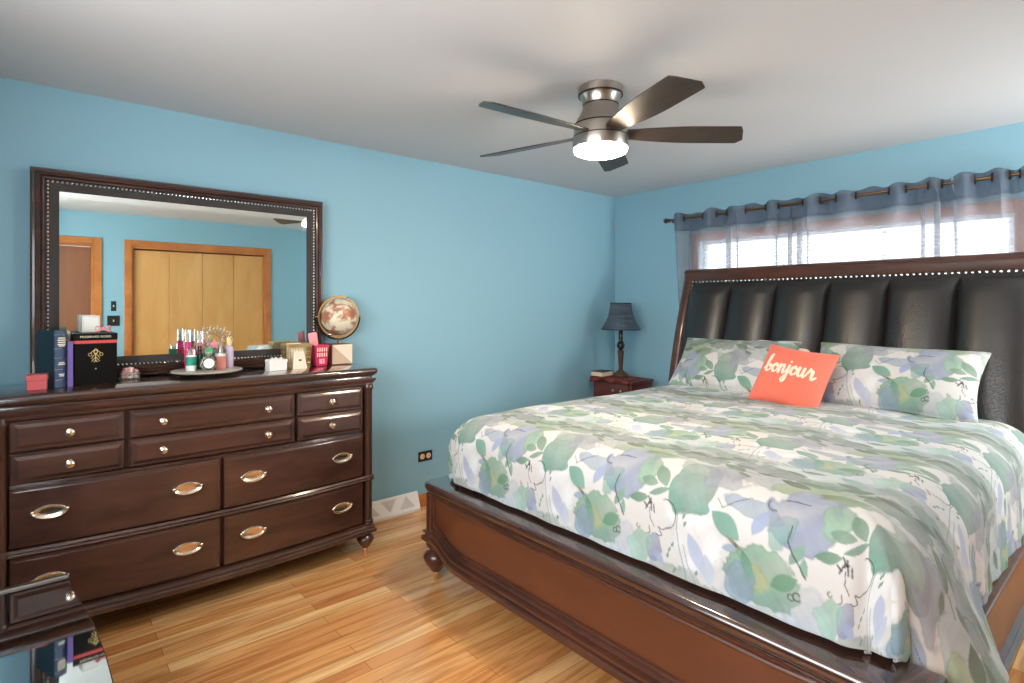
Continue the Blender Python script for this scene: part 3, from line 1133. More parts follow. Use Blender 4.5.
STROKES = [
    [(-.2, .25), (.1, .9), (.28, 1.7), (.22, 2.05), (.08, 1.7), (.04, .7), (.1, .1), (.35, 0), (.56, .3), (.5, .75), (.34, .72), (.5, .6), (.8, .75)],
    [(1.1, .95), (.86, .75), (.8, .3), (1.0, .0), (1.28, .15), (1.34, .6), (1.14, .95), (1.2, .75), (1.5, .8)],
    [(1.5, .8), (1.6, .95), (1.6, .5), (1.58, .0)],
    [(1.58, .3), (1.75, .8), (1.95, .95), (2.04, .75), (2.02, .25), (2.12, .0), (2.36, .3), (2.5, .8)],
    [(2.55, .95), (2.53, .2), (2.48, -.6), (2.3, -.95), (2.12, -.75), (2.3, -.35), (2.62, .05), (2.85, .4)],
    [(3.2, .95), (2.94, .75), (2.88, .3), (3.08, .0), (3.36, .15), (3.42, .6), (3.22, .95), (3.3, .75), (3.6, .85)],
    [(3.68, .95), (3.64, .3), (3.78, .0), (4.0, .15), (4.12, .6), (4.16, .95)],
    [(4.16, .95), (4.12, .3), (4.22, .0), (4.4, .2), (4.6, .8)],
    [(4.6, .6), (4.7, 1.05), (4.78, .86), (4.98, .86), (4.96, .4), (5.02, .05), (5.16, .0), (5.36, .3)],
]


def bonjour(X, Y):
    C = np.empty(X.shape + (3,))
    C[:] = s2l((226, 112, 92))
    k = .054
    x = (X + .145) / k
    y = (Y - .005 + .02 * X) / (k * 1.0) + .25
    dm = np.full(X.shape, 9.0)
    for st in STROKES:
        dm = np.minimum(dm, pen(smooth_line(st), x, y, .15))
    dm = np.minimum(dm, np.hypot(x - 2.58, y - 1.42) / .13)
    a = np.clip((1.1 - dm) / .25, 0, 1)[..., None]
    return C * (1 - a) + s2l((250, 216, 196)) * a


p = pillow('cushion', .40, .375, .062, (-.87, -2.0, .998), 33, M['cushion_print'], bonjour, 260, 240, roll=-7, pinch=.05, pw=3)
tag(p, 'square coral cushion with white bonjour script leaning on the pillows', 'cushion')
# ------------------------------------------------------------------ dresser
DX0, DX1 = -4.325, -2.722
DC = (DX0 + DX1) / 2
DT = 1.06
dr = thing('dresser', 'long dark wood dresser with ten drawers under the wall mirror', 'dresser', (DC, -.24, 0))


def bow(x):
    t = min(1, abs(x - DC) / (.5 * (DX1 - DX0) - .03))
    return .058 * (1 - t * t)


YF = -.432
flatf = lambda x: YF
bowf = lambda x: YF - bow(x)
low = lambda x: YF + .004 - bow(x)
# carcass: upper straight box and lower bow fronted box
mb = MB().box(DX0 + .012, DX1 - .012, YF + .02, -.03, .69, 1.0)
n = 24
xs = [DX0 + .012 + (DX1 - DX0 - .024) * i / n for i in range(n + 1)]
pl = [(x, bowf(x) + .02) for x in xs] + [(DX1 - .012, -.03), (DX0 + .012, -.03)]
mb.loft([[(a, b, z) for a, b in pl] for z in (.15, .70)])
obj('carcass', mb, M['dark_side'], dr)
top = rounded_rect(DX0 - .024, DX1 + .024, YF - .052, -.02, .03, 5)
obj('dresser_top', MB().stack(top, [(-.05, .985), (-.036, .99), (-.03, 1.0), (-.034, 1.012), (-.018, 1.018), (-.006, 1.026), (0, 1.036), (.0, 1.048), (-.006, 1.056), (-.014, 1.06)]), M['dark_top'], dr, smooth=50)
# frieze mouldings under the top
fr = [(DX0 + .006, -.04), (DX0 + .006, YF - .006), (DX1 - .006, YF - .006), (DX1 - .006, -.04)]
prof = [(-.03, .958), (.002, .958), (.006, .964), (.006, .972), (.012, .978), (.020, .99), (.020, 1.0), (-.03, 1.0)]
obj('frieze', MB().sweep(fr, prof), M['dark'], dr)
# corner columns
for x in (DX0 + .024, DX1 - .024):
    c = MB().lathe([(.024, .17), (.029, .175), (.029, .19), (.023, .196), (.023, .415), (.030, .42), (.033, .432), (.030, .444), (.023, .45), (.023, .93), (.028, .938), (.030, .948), (.028, .958), (.024, .97)], x, YF - .004, 24)
    obj('corner_column', c, M['dark_side'], dr)
# mid and base mouldings follow the bow
pth = lambda o: [(DX0 + .0, -.04), (DX0 + .0, YF - .018)] + [(x, bowf(x) - .018) for x in xs[1:-1]] + [(DX1 - .0, YF - .018), (DX1 - .0, -.04)]
obj('mid_moulding', MB().sweep(pth(0), [(-.04, .417), (.0, .417), (.006, .424), (.0, .431), (.007, .438), (.0, .447), (-.04, .447)]), M['dark'], dr)
obj('base_moulding', MB().sweep(pth(0), [(-.05, .118), (.008, .118), (.016, .126), (.016, .140), (.008, .146), (.010, .156), (.0, .164), (.002, .174), (-.05, .178)]), M['dark'], dr)
FOOT = [(.014, 0), (.016, .03), (.02, .034), (.03, .044), (.046, .07), (.048, .084), (.04, .098), (.03, .106), (.03, .112), (.042, .118)]
for x in (DX0 + .032, DX1 - .032):
    for y in (YF + .015, -.075):
        ft = obj('foot', MB().lathe([(r, z) for r, z in FOOT if z >= .03], x, y, 24), M['dark'], dr)
        obj('foot_tip', MB().lathe([(.012, 0), (.0155, .032)], x, y, 16), M['brass'], ft)


def knob_mb(x, y, z, m_=None):
    k = MB().lathe([(.0135, 0), (.0135, .003), (.006, .006), (.006, .014), (.012, .018), (.0155, .023), (.0145, .029), (.009, .032), (.003, .0335)], 0, 0, 20, 'y', 0)
    k.v = [(a + x, y + b, c + z) for a, b, c in k.v]
    return k


def bail(drawer, x, yf, z):
    """oval backplate with a raised rim and a swinging bail"""
    y = yf(x)
    sl = (yf(x + .04) - yf(x - .04)) / .08
    P = []
    N = 36

    def ell(a, b, dy):
        return [(x + a * math.cos(2 * PI * i / N), y + sl * a * math.cos(2 * PI * i / N) - dy, z + b * math.sin(2 * PI * i / N)) for i in range(N)]
    pl = MB().loft([ell(.054, .026, -.004), ell(.054, .026, .003), ell(.050, .0235, .0065), ell(.044, .019, .003), ell(.03, .012, .0015), ell(.012, .004, .001)])
    h = obj('handle', pl, M['nickel_bright'], drawer)
    arcp = [(x + .055 * math.cos(t), y + sl * .055 * math.cos(t) - .012, z + .004 + .028 * math.sin(t)) for t in [PI + PI * i / 20 for i in range(21)]]
    b = MB().tube(arcp, .0042, 8)
    for s_ in (-1, 1):
        b.ball((x + s_ * .055, y + s_ * sl * .055 - .008, z + .004), .0085, 10, 6)
    obj('bail', b, M['nickel_bright'], h)


M['nickel_bright'] = mat('bright champagne nickel', rgb(232, 218, 200), .24, 1)
LV = [(0, 0), (0, .008), (.004, .012), (.012, .012), (.020, .016), (.026, .020)]
LVL = [(0, 0), (0, .010), (.004, .014), (.010, .014), (.016, .016)]
for x0, x1, kn in ((-4.272, -3.897, (-4.085,)), (-3.879, -3.163, (-3.754, -3.30)), (-3.147, -2.782, (-2.968,))):
    for z0, z1 in ((.832, .952), (.702, .824)):
        d_ = obj('drawer', MB().panel(x0, x1, z0, z1, flatf, LV, .30, 1), M['dark'], dr, smooth=25)
        for k in kn:
            kk = MB().lathe([(.0135, 0), (.0135, .003), (.006, .006), (.006, .014), (.012, .018), (.0155, .023), (.0145, .029), (.009, .032), (.003, .0335)], k, YF - .020, 20, 'y', (z0 + z1) / 2)
            obj('knob', kk, M['nickel_bright'], d_)
for x0, x1, hs in ((-4.272, -3.530, (-4.149, -3.666)), (-3.514, -2.782, (-3.385, -2.917))):
    for z0, z1 in ((.452, .690), (.182, .414)):
        d_ = obj('drawer', MB().panel(x0, x1, z0, z1, bowf, LVL, .20, 12), M['dark'], dr, smooth=25)
        for h in hs:
            bail(d_, h, lambda x: bowf(x) - .016, (z0 + z1) / 2 + .012)

# ------------------------------------------------------------------ dresser mirror
MX0, MX1, MZ0, MZ1 = -4.212, -2.860, 1.062, 2.045
mi = thing('mirror', 'wide dark framed mirror with beaded border standing on the dresser', 'mirror', ((MX0 + MX1) / 2, -.05, MZ0))


def rect_sweep(name, prof, m_, smooth=35):
    """profile (inset from the outer edge, y) mitred round the mirror rectangle"""
    loops = []
    for ins, y in prof:
        loops.append([(MX0 + ins, y, MZ0 + ins), (MX1 - ins, y, MZ0 + ins), (MX1 - ins, y, MZ1 - ins), (MX0 + ins, y, MZ1 - ins)])
    mb = MB()
    k = len(loops)
    vs_ = [p for L in loops for p in L]
    fs = []
    for a in range(k):
        b = (a + 1) % k
        for i in range(4):
            j = (i + 1) % 4
            fs.append((a * 4 + i, a * 4 + j, b * 4 + j, b * 4 + i))
    return obj(name, mb.add(vs_, fs), m_, mi, smooth=smooth)


rect_sweep('frame', [(0, -.025), (0, -.062), (.008, -.074), (.016, -.076), (.020, -.084), (.034, -.090), (.040, -.082), (.044, -.088), (.050, -.088), (.054, -.076), (.054, -.025)], M['dark'], 30)
fb_ = rect_sweep('frame_band', [(.054, -.03), (.054, -.078), (.066, -.080), (.092, -.072), (.103, -.0695), (.103, -.03)], M['frame_black'])
fb_['label'] = 'textured black inner band'
beads = MB()
ins = .062
bx0, bx1, bz0, bz1 = MX0 + ins, MX1 - ins, MZ0 + ins, MZ1 - ins
nh, nv = 70, 48
for i in range(nh + 1):
    for z in (bz0, bz1):
        beads.ball((bx0 + (bx1 - bx0) * i / nh, -.081, z), .0066, 7, 5)
for i in range(1, nv):
    for x in (bx0, bx1):
        beads.ball((x, -.081, bz0 + (bz1 - bz0) * i / nv), .0066, 7, 5)
obj('beaded_trim', beads, M['silver'], mi)['label'] = 'row of small pewter beads'
g0, g1, h0, h1 = MX0 + .101, MX1 - .101, MZ0 + .101, MZ1 - .101
bev = .028
mb = MB().loft([[(g0, -.04, h0), (g1, -.04, h0), (g1, -.04, h1), (g0, -.04, h1)],
                [(g0, -.0691, h0), (g1, -.0691, h0), (g1, -.0691, h1), (g0, -.0691, h1)],
                [(g0 + bev, -.0700, h0 + bev), (g1 - bev, -.0700, h0 + bev), (g1 - bev, -.0700, h1 - bev), (g0 + bev, -.0700, h1 - bev)]])
obj('mirror_glass', mb, M['mirror'], mi, smooth=0)['label'] = 'bevelled mirror glass'
# ------------------------------------------------------------------ ceiling fan
FX, FY = -2.17, -1.67
fan = thing('ceiling_fan', 'five blade brushed nickel ceiling fan with a lit drum light', 'ceiling fan', (FX, FY, H))
obj('mount', MB().lathe([(.098, 2.44), (.104, 2.436), (.104, 2.405), (.100, 2.402), (.096, 2.395), (.086, 2.378), (.083, 2.352)], FX, FY, 48), M['fan_nickel'], fan)
obj('motor_housing', MB().lathe([(.083, 2.352), (.085, 2.335), (.095, 2.312), (.112, 2.285), (.122, 2.262), (.126, 2.245), (.127, 2.205)], FX, FY, 48), M['fan_nickel'], fan)
obj('light_ring', MB().lathe([(.120, 2.205), (.129, 2.202), (.130, 2.158), (.127, 2.152)], FX, FY, 48), M['fan_nickel'], fan)
for z, r in ((2.402, .1045), (2.354, .0845), (2.262, .1235), (2.204, .1285)):
    obj('groove', MB().lathe([(r - .003, z - .003), (r, z - .003), (r, z + .003), (r - .003, z + .003)], FX, FY, 48), M['band'], fan)
obj('light_diffuser', MB().lathe([(.124, 2.156), (.125, 2.146), (.120, 2.134), (.10, 2.126), (.06, 2.121), (.002, 2.119)], FX, FY, 48), M['lit'], fan)['label'] = 'glowing frosted glass diffuser'
for k in range(5):
    a = math.radians(-40 + 72 * k)
    outline = []
    R0, R1 = .115, .69
    up_, dn_ = [], []
    for i in range(25):
        t = i / 24
        r = R0 + (R1 - R0) * t
        wd = .040 + .034 * math.sin(min(1, t / .62) * PI / 2)
        if t > .95: wd *= math.sqrt(max(.3, 1 - ((t - .95) / .06) ** 2))
        up_.append((r, wd * 1.0 + .004))
        dn_.append((r - (.03 * (t - .8) * 5 if t > .8 else 0), -wd * .92))
    pitch = math.radians(-13)
    loops = []
    for (ra, wa), (rb, wb) in zip(up_, dn_):
        L = []
        for (r, w, th) in ((ra, wa, .003), (ra, wa, -.003), (rb, wb, -.003), (rb, wb, .003)):
            y = w * math.cos(pitch) - th * math.sin(pitch)
            z = w * math.sin(pitch) + th * math.cos(pitch) - .006
            L.append((FX + r * math.cos(a) - y * math.sin(a), FY + r * math.sin(a) + y * math.cos(a), 2.228 + z))
        loops.append(L)
    bl = obj('fan_blade', MB().loft(loops), M['fan_blade'], fan, .0015)

# ------------------------------------------------------------------ curtain rod, sheers, blind
RX, RZ = -.088, 2.138
rod = thing('curtain_rod', 'slim bronze curtain rod with ball finials above the bed window', 'curtain rod', (RX, -1.87, RZ))
obj('pole', MB().tube([(RX, -.665, RZ), (RX, -3.16, RZ)], .0105, 14), M['rod'], rod)
for y, s_ in ((-.665, 1), (-3.16, -1)):
    f_ = MB()
    for r, t in ():
        pass
    prof = [(.011, 0), (.016, .004), (.016, .010), (.008, .014), (.008, .02), (.018, .03), (.022, .042), (.018, .055), (.006, .064), (.002, .066)]
    L = [[(RX + r * math.cos(2 * PI * i / 18), y + s_ * t, RZ + r * math.sin(2 * PI * i / 18)) for i in range(18)] for r, t in prof]
    obj('finial', f_.loft(L), M['pewter_dark'], rod)
for y in (-.69, -1.87, -3.12):
    b_ = MB().tube([(0, y, RZ - .02), (RX, y, RZ - .02), (RX, y, RZ - .008)], .006, 8).lathe([(.02, 0), (.02, .006)], -.006, y, 16, 'x', RZ - .02)
    obj('bracket', b_, M['pewter_dark'], rod)

CR = [-.703, -.799, -.973, -1.094, -1.178, -1.331, -1.484, -1.579, -1.745, -1.857, -1.958, -2.079, -2.265, -2.356, -2.468, -2.537, -2.58]
CR2 = [-2.59, -2.69, -2.765, -2.842, -2.883, -2.95, -3.02, -3.09]


def curtain(name, label, cr, sign0):
    ph = [0.0]
    for i in range(1, len(cr)):
        ph.append(ph[-1] + PI)

    def wave(y):
        i = 0
        while i < len(cr) - 2 and y < cr[i + 1]: i += 1
        t = (cr[i] - y) / (cr[i] - cr[i + 1])
        amp = .018 + .17 * (cr[i] - cr[i + 1])
        sg = sign0 * (1 if i % 2 == 0 else -1)
        return sg * min(.045, amp) * math.sin(PI * min(1, max(0, t)))
    root = thing(name, label, 'curtain', (RX, (cr[0] + cr[-1]) / 2, RZ), group='sheer curtains')
    N = 460
    ys = [cr[0] + (cr[-1] - cr[0]) * i / N for i in range(N + 1)]
    z1, zb = 2.178, 2.035

    def sheet(za, zc, nz, thick, extra):
        """two-sided cloth of real thickness"""
        V, F = [], []
        for sd in (1, -1):
            for k in range(nz + 1):
                z = za + (zc - za) * k / nz
                for i, y in enumerate(ys):
                    t = max(0, (z1 - z))
                    x = RX - wave(y) * (1 - .25 * min(1, t / 1.2))
                    x += extra * (1 if sd > 0 else 1) + sd * thick / 2
                    top = .008 * math.sin(40 * y) + .006 * math.sin(23 * y + 1) if z > 2.12 else 0
                    sway = .008 * math.sin(9 * y + 3 * t) * min(1, t)
                    w8 = math.exp(-((y + 1.22) / .07) ** 4) + math.exp(-((y + 1.66) / .14) ** 4) + math.exp(-((y + 2.52) / .10) ** 4) + .8 * math.exp(-((y + .86) / .06) ** 4) + .6 * math.exp(-((y + 2.78) / .03) ** 2)
                    w8 *= min(1, max(0, (2.13 - z) / .1))
                    x += .014 * w8 * math.cos(2 * PI * y / .073)
                    V.append((x + sway, y + .034 * w8 * math.sin(2 * PI * y / .073) - (.05 * min(1, t / .9) * (1 if i < 30 else 0) * (30 - i) / 30), z + top * (z - 2.12) / .058 if z > 2.12 else z))
        n = N + 1
        h = (nz + 1) * n
        for k in range(nz):
            for i in range(N):
                q = (k * n + i, k * n + i + 1, (k + 1) * n + i + 1, (k + 1) * n + i)
                F.append(q)
                F.append(tuple(h + c for c in q[::-1]))
        for i in range(N):
            F.append((i + 1, i, h + i, h + i + 1))
            F.append((nz * n + i, nz * n + i + 1, h + nz * n + i + 1, h + nz * n + i))
        for k in range(nz):
            F.append((k * n, (k + 1) * n, h + (k + 1) * n, h + k * n))
            F.append(((k + 1) * n + N, k * n + N, h + k * n + N, h + (k + 1) * n + N))
        return MB().add(V, F)
    obj('sheer_panel', sheet(.96, zb, 24, .0015, 0), M['sheer'], root, smooth=180)
    obj('header_band', sheet(zb, z1, 6, .003, 0), M['sheer_band'], root, smooth=180)['label'] = 'doubled cloth band at the top'
    for i in range(1, len(cr) - 1):
        y = cr[i]
        R = MB().tube([(RX + .023 * math.cos(2 * PI * j / 20) , y + .004 * math.cos(2 * PI * j / 20), RZ + .023 * math.sin(2 * PI * j / 20)) for j in range(20)], .0055, 6, True)
        obj('grommet', R, M['pewter_dark'], root)
    return root


curtain('sheer_curtain', 'grey blue sheer grommet curtain hanging on the window half nearest the bedside lamp', CR, 1)
curtain('sheer_curtain', 'grey blue sheer grommet curtain hanging on the window half away from the bedside lamp', CR2, 1)

mb = MB()
z = 1.30
while z < 1.915:
    mb.add([(.020, -2.84, z + .006), (.044, -2.84, z - .006), (.044, -.91, z - .006), (.020, -.91, z + .006),
            (.020, -2.84, z + .0072), (.044, -2.84, z - .0048), (.044, -.91, z - .0048), (.020, -.91, z + .0072)],
           [(0, 1, 2, 3), (7, 6, 5, 4), (0, 4, 5, 1), (1, 5, 6, 2), (2, 6, 7, 3), (3, 7, 4, 0)])
    z += .0255
bl = thing('window_blind', 'white horizontal slat blind in the window behind the sheers', 'blind', (.03, -1.875, 1.93))
obj('slats', mb, M['slat'], bl, smooth=0)
obj('headrail', MB().box(.012, .049, -2.845, -.905, 1.915, 1.939), M['white_paint'], bl, .003)
for y in (-2.6, -2.15, -1.64, -1.14):
    obj('ladder_cord', MB().tube([(.017, y, 1.30), (.017, y, 1.92)], .0014, 6), M['white_matte'], bl)

# ------------------------------------------------------------------ nightstand with runner, lamp, book
ns = thing('nightstand', 'small red brown nightstand in the corner beside the bed', 'nightstand', (-.295, -.31, 0))
NX0, NX1, NY0, NY1, NT = -.44, -.15, -.53, -.115, .785
obj('nightstand_top', MB().stack(rounded_rect(NX0 - .02, NX1, NY0 - .02, NY1 + .02, .015, 4), [(-.012, .758), (0, .764), (0, .777), (-.006, .785)]), M['cherry'], ns)
obj('cabinet', MB().box(NX0, NX1, NY0, NY1, .12, .758), M['cherry'], ns, .004)


def panel_x(x0, y0, y1, z0, z1, out):
    """raised front facing -x"""
    return MB().loft([[(x, a, c), (x, b, c), (x, b, d), (x, a, d)] for x, a, b, c, d in
                      ((x0 + .01, y0, y1, z0, z1), (x0 - out * .5, y0, y1, z0, z1), (x0 - out * .6, y0 + .008, y1 - .008, z0 + .008, z1 - .008), (x0 - out, y0 + .02, y1 - .02, z0 + .02, z1 - .02))])


for z0, z1 in ((.62, .745), (.38, .605), (.14, .365)):
    d_ = obj('drawer', panel_x(NX0, NY0 + .03, NY1 - .03, z0, z1, .014), M['cherry'], ns)
    for y in (-.36, -.44):
        k = MB()
        prof = [(.006, 0), (.006, .012), (.011, .016), (.013, .022), (.009, .028), (.002, .03)]
        k.loft([[(NX0 - .012 - t, y + r * math.cos(2 * PI * i / 16), (z0 + z1) / 2 + .012 + r * math.sin(2 * PI * i / 16)) for i in range(16)] for r, t in prof])
        obj('knob', k, M['nickel_bright'], d_)
for x in (NX0 + .03, NX1 - .03):
    for y in (NY0 + .03, NY1 - .03):
        obj('leg', MB().lathe([(.014, 0), (.02, .05), (.026, .1), (.024, .125)], x, y, 16), M['cherry'], ns)

# cloth runner: lies on the top, droops over the front edge
zt = NT + .0015
V, F = [], []
nY, nS = 30, 26
for i in range(nY + 1):
    y = NY0 + .02 + (NY1 + .045 - NY0 - .02) * i / nY
    hang = .022 + .018 * math.sin(i * .55 + 1) + .05 * max(0, (i - 25) / 5)
    for k in range(nS + 1):
        t = k / nS * (.27 + hang)
        xx = -.19 - t
        edge = NX0 - .024
        if xx > edge:
            V.append((xx, y if y < NY1 + .018 else NY1 + .018 + .004, zt + .0015 * (1 + math.sin(9 * t + 14 * y)) - (max(0, y - NY1 - .018) * 1.8)))
        else:
            V.append((edge - .003 - .002 * math.sin(30 * y), y if y < NY1 + .018 else NY1 + .022, zt - (edge - xx) - (max(0, y - NY1 - .018) * 1.8)))
for i in range(nY):
    for k in range(nS):
        a = i * (nS + 1) + k
        F.append((a, a + 1, a + nS + 2, a + nS + 1))
ru = obj('table_runner', (V, F), M['runner'], None, origin=(-.3, -.31, zt))
sm = ru.modifiers.new('thickness', 'SOLIDIFY')
sm.thickness = .0025
sm.offset = 1
tag(ru, 'dark red woven runner draped over the nightstand top', 'table runner')

LX, LY = -.285, -.295
lz = zt + .0075
la = thing('table_lamp', 'turned dark table lamp with slate blue bell shade on the nightstand', 'lamp', (LX, LY, lz))
b_ = [(.070, 0), (.072, .006), (.070, .012), (.066, .018), (.056, .026), (.040, .040), (.022, .054), (.016, .062)]
obj('base', MB().lathe([(r, lz + z) for r, z in b_], LX, LY, 32), M['lamp_bronze'], la)
c_ = [(.016, .060), (.020, .068), (.016, .076), (.019, .09), (.024, .17), (.027, .21), (.030, .218), (.026, .228)]
obj('stem', MB().lathe([(r, lz + z) for r, z in c_], LX, LY, 24), M['lamp_bronze'], la)
c_ = [(.018, .226), (.022, .236), (.034, .258), (.036, .272), (.030, .292), (.020, .306), (.017, .318), (.019, .33), (.018, .40), (.012, .41), (.012, .47)]
obj('upper_stem', MB().lathe([(r, lz + z) for r, z in c_], LX, LY, 24), M['lamp_black'], la)
nn = 96
L = []
prof = [(.166, .412), (.148, .440), (.126, .482), (.108, .524), (.096, .574), (.086, .640)]
fine = []
for i in range(len(prof) - 1):
    for t in (0, .25, .5, .75):
        fine.append((prof[i][0] + (prof[i + 1][0] - prof[i][0]) * t, prof[i][1] + (prof[i + 1][1] - prof[i][1]) * t))
fine.append(prof[-1])


def ring(r, z, k):
    return [(LX + (r + .0035 * math.cos(nn / 3 * 2 * PI * i / nn)) * math.cos(2 * PI * i / nn), LY + (r + .0035 * math.cos(nn / 3 * 2 * PI * i / nn)) * math.sin(2 * PI * i / nn), lz + z) for i in range(nn)]


sh = [ring(r, z, i) for i, (r, z) in enumerate(fine)] + [ring(r - .004, z, i) for i, (r, z) in reversed(list(enumerate(fine)))]
sh.append(sh[0])
obj('lamp_shade', MB().loft(sh, True, False, False), M['shade'], la)
bd = MB()
M['braid'] = mat('dark navy braid', rgb(40, 50, 64), .8)
for r, z in (prof[0], prof[-1]):
    obj('shade_trim', MB().tube([(LX + (r + .002) * math.cos(2 * PI * i / 48), LY + (r + .002) * math.sin(2 * PI * i / 48), lz + z) for i in range(48)], .005, 6, True), M['braid'], la)
sp = MB()
for k in range(3):
    a = 2 * PI * k / 3
    sp.tube([(LX, LY, lz + .468), (LX + .092 * math.cos(a), LY + .092 * math.sin(a), lz + .58)], .002, 6)
obj('shade_spider', sp, M['pewter_dark'], la)

bk = thing('book', 'thick cream paged book lying flat on the nightstand by the lamp', 'book', (-.405, -.165, zt + .0065), math.radians(4))
z0 = 0
o_ = obj('pages', MB().box(-.050, .10, -.060, .062, .004, .040), M['book_cream'])
o_.parent = bk
o_ = obj('cover', MB().box(-.054, .104, -.064, .066, 0, .004).box(-.054, .104, -.064, .066, .040, .044).box(.10, .104, -.064, .066, 0, .044), mat('dark book cover', rgb(74, 62, 58), .5))
o_.parent = bk

# ------------------------------------------------------------------ media console by the camera wall
mc = thing('media_console', 'low bow fronted console with a smoked mirror top in front of the dresser', 'console table', (-4.4, -1.86, 0))
cur = [(-4.112, -1.118)]
pts = [(-4.112, -1.118), (-4.112, -1.209), (-4.094, -1.35), (-4.075, -1.511), (-4.063, -1.709), (-4.060, -1.86)]
mirr = [(x, -3.72 - y) for x, y in pts[::-1]]
front = pts + mirr[1:]          # runs toward -y
out_ = [(-4.70, -1.118)][::1] + front + [(-4.70, -2.602)]
out_ = out_[::-1]               # counter-clockwise
obj('console_top', MB().stack(out_, [(-.004, .527), (0, .531), (0, .551), (-.003, .555)]), M['black_mirror'], mc)['label'] = 'smoked mirror glass top'
obj('back_rail', MB().stack([(-4.70, -1.142), (-4.116, -1.142), (-4.116, -1.120), (-4.70, -1.120)], [(0, .553), (0, .559), (-.002, .561)]), M['pewter'], mc)['label'] = 'dull silver raised rail'
obj('console_cabinet', MB().stack(out_, [(-.05, .08), (-.05, .527)]), M['black_gloss'], mc)
obj('plinth', MB().stack(out_, [(-.08, 0), (-.08, .08)]), M['black_gloss'], mc)

# ------------------------------------------------------------------ vent, outlet, switches
ve = thing('baseboard_vent', 'white sloped baseboard heating vent with fan shaped grille by the dresser', 'vent', (-2.47, -.03, 0))
vx0, vx1 = -2.76, -2.172
sec = [(-.016, 0), (-.062, 0), (-.064, .022), (-.060, .026), (-.022, .124), (-.016, .126)]
obj('housing', MB().loft([[(x, y, z) for y, z in sec] for x in (vx0, vx1)]), M['white_paint'], ve, .002)
nrm = Vector((0, -.933, .361)).normalized()


def vp(x, t, o=.0012):
    y = -.060 + (.038) * t
    z = .026 + .098 * t
    return (x + 0, y + nrm.y * o, z + nrm.z * o)


g = MB()
cx = (vx0 + vx1) / 2
for k in range(4):
    xa = vx0 + .03 + k * (vx1 - vx0 - .06) / 4
    xb = xa + (vx1 - vx0 - .06) / 4
    tri = [(xa + .008, .12), (xb - .008, .12), ((xa + xb) / 2, .86)] if k % 2 else [(xa + .008, .86), (xb - .008, .86), ((xa + xb) / 2, .12)]
    c0 = [vp(x, t, .0008) for x, t in tri]
    c1 = [vp(x, t, .0022) for x, t in tri]
    g.loft([c0, c1])
    for j in range(1, 5):
        f_ = j / 5
        p0 = (tri[0][0] + (tri[1][0] - tri[0][0]) * f_, tri[0][1])
        a = vp(p0[0], p0[1], .003)
        b = vp(tri[2][0] + (p0[0] - tri[2][0]) * .15, tri[2][1] + (p0[1] - tri[2][1]) * .15, .003)
        g.tube([a, b], .0016, 5)
obj('grille', g, M['grille'], ve)

ou = thing('wall_outlet', 'black plate wall outlet with two cream sockets between dresser and bed', 'outlet', (-2.098, 0, .352))
obj('plate', MB().box(-2.155, -2.041, -.006, -.0005, .317, .387), M['black_plate'], ou, .002)
for x in (-2.123, -2.073):
    s_ = obj('socket', MB().loft([[(x + r * math.cos(2 * PI * i / 20), y, .352 + r * math.sin(2 * PI * i / 20)) for i in range(20)] for r, y in ((.019, -.005), (.019, -.008), (.017, -.009))]), M['socket'], ou)
    obj('slot', MB().box(x - .007, x - .0055, -.0096, -.008, .346, .356).box(x + .0055, x + .007, -.0096, -.008, .346, .356), M['black_plate'], s_)

for z, h2, w2_, lab in ((1.408, .055, .024, 'narrow black wall control above the switch plate, seen in the mirror'), (1.243, .058, .058, 'square black light switch plate beside the closet, seen in the mirror')):
    sw = thing('light_switch', lab, 'switch', (-3.52, YC, z))
    obj('plate', MB().box(-3.52 - w2_, -3.52 + w2_, YC + .0005, YC + .007, z - h2, z + h2), M['black_plate'], sw, .002)
    obj('toggle', MB().box(-3.525, -3.515, YC + .007, YC + .016, z - .010, z + .012), M['grille'], sw, .001)

# ------------------------------------------------------------------ things on the dresser
def child(name, mb, m_, root, bevel=0, smooth=35):
    """mesh given in the thing's own coordinates"""
    o = obj(name, mb, m_, None, bevel, smooth)
    o.parent = root
    return o


TZ = DT + .0005
# small red box
rb = thing('gift_box', 'small salmon red lidded box at the end of the dresser by the books', 'box', (-4.187, -.305, TZ), math.radians(-4))
child('box_base', MB().box(-.032, .032, -.033, .033, 0, .040), M['book_red'], rb, .002)
child('lid', MB().box(-.0345, .0345, -.0355, .0355, .038, .064), M['book_red'], rb, .002)
# thick blue book, spine out
bb = thing('book', 'thick slate blue hardback with ribbed spine standing next to the black box', 'book', (-4.118, -.255, TZ), math.radians(22))
child('cover', MB().box(-.0235, -.0205, -.02, .135, 0, .245).box(.0205, .0235, -.02, .135, 0, .245), M['book_teal'], bb, .001)['label'] = 'dark teal boards'
sp = MB().loft([[(.0235 * math.cos(t), -.02 - .010 * math.sin(t), z) for t in [PI * i / 10 for i in range(11)]] + [(-.0235, -.016, z), (.0235, -.016, z)] for z in (0, .245)])
child('spine', sp, M['book_blue'], bb, 0, 60)
child('pages', MB().box(-.020, .020, -.015, .130, .004, .240), M['book_cream'], bb)
for z in (.03, .075, .125, .165, .225):
    rbs = MB().tube([(.0238 * math.cos(t), -.0205 - .0105 * math.sin(t), z) for t in [PI * (i + .5) / 11 for i in range(11)]], .0018, 6)
    child('spine_band', rbs, M['silver'], bb)
tt = MB()
for z, w in ((.212, .026), (.203, .030), (.194, .028), (.185, .030), (.178, .022), (.105, .020), (.098, .026), (.055, .02), (.048, .016)):
    tt.box(-w / 2, w / 2, -.0318, -.0300, z - .0022, z + .0022)
child('spine_lettering', tt, M['foil_white'], bb)
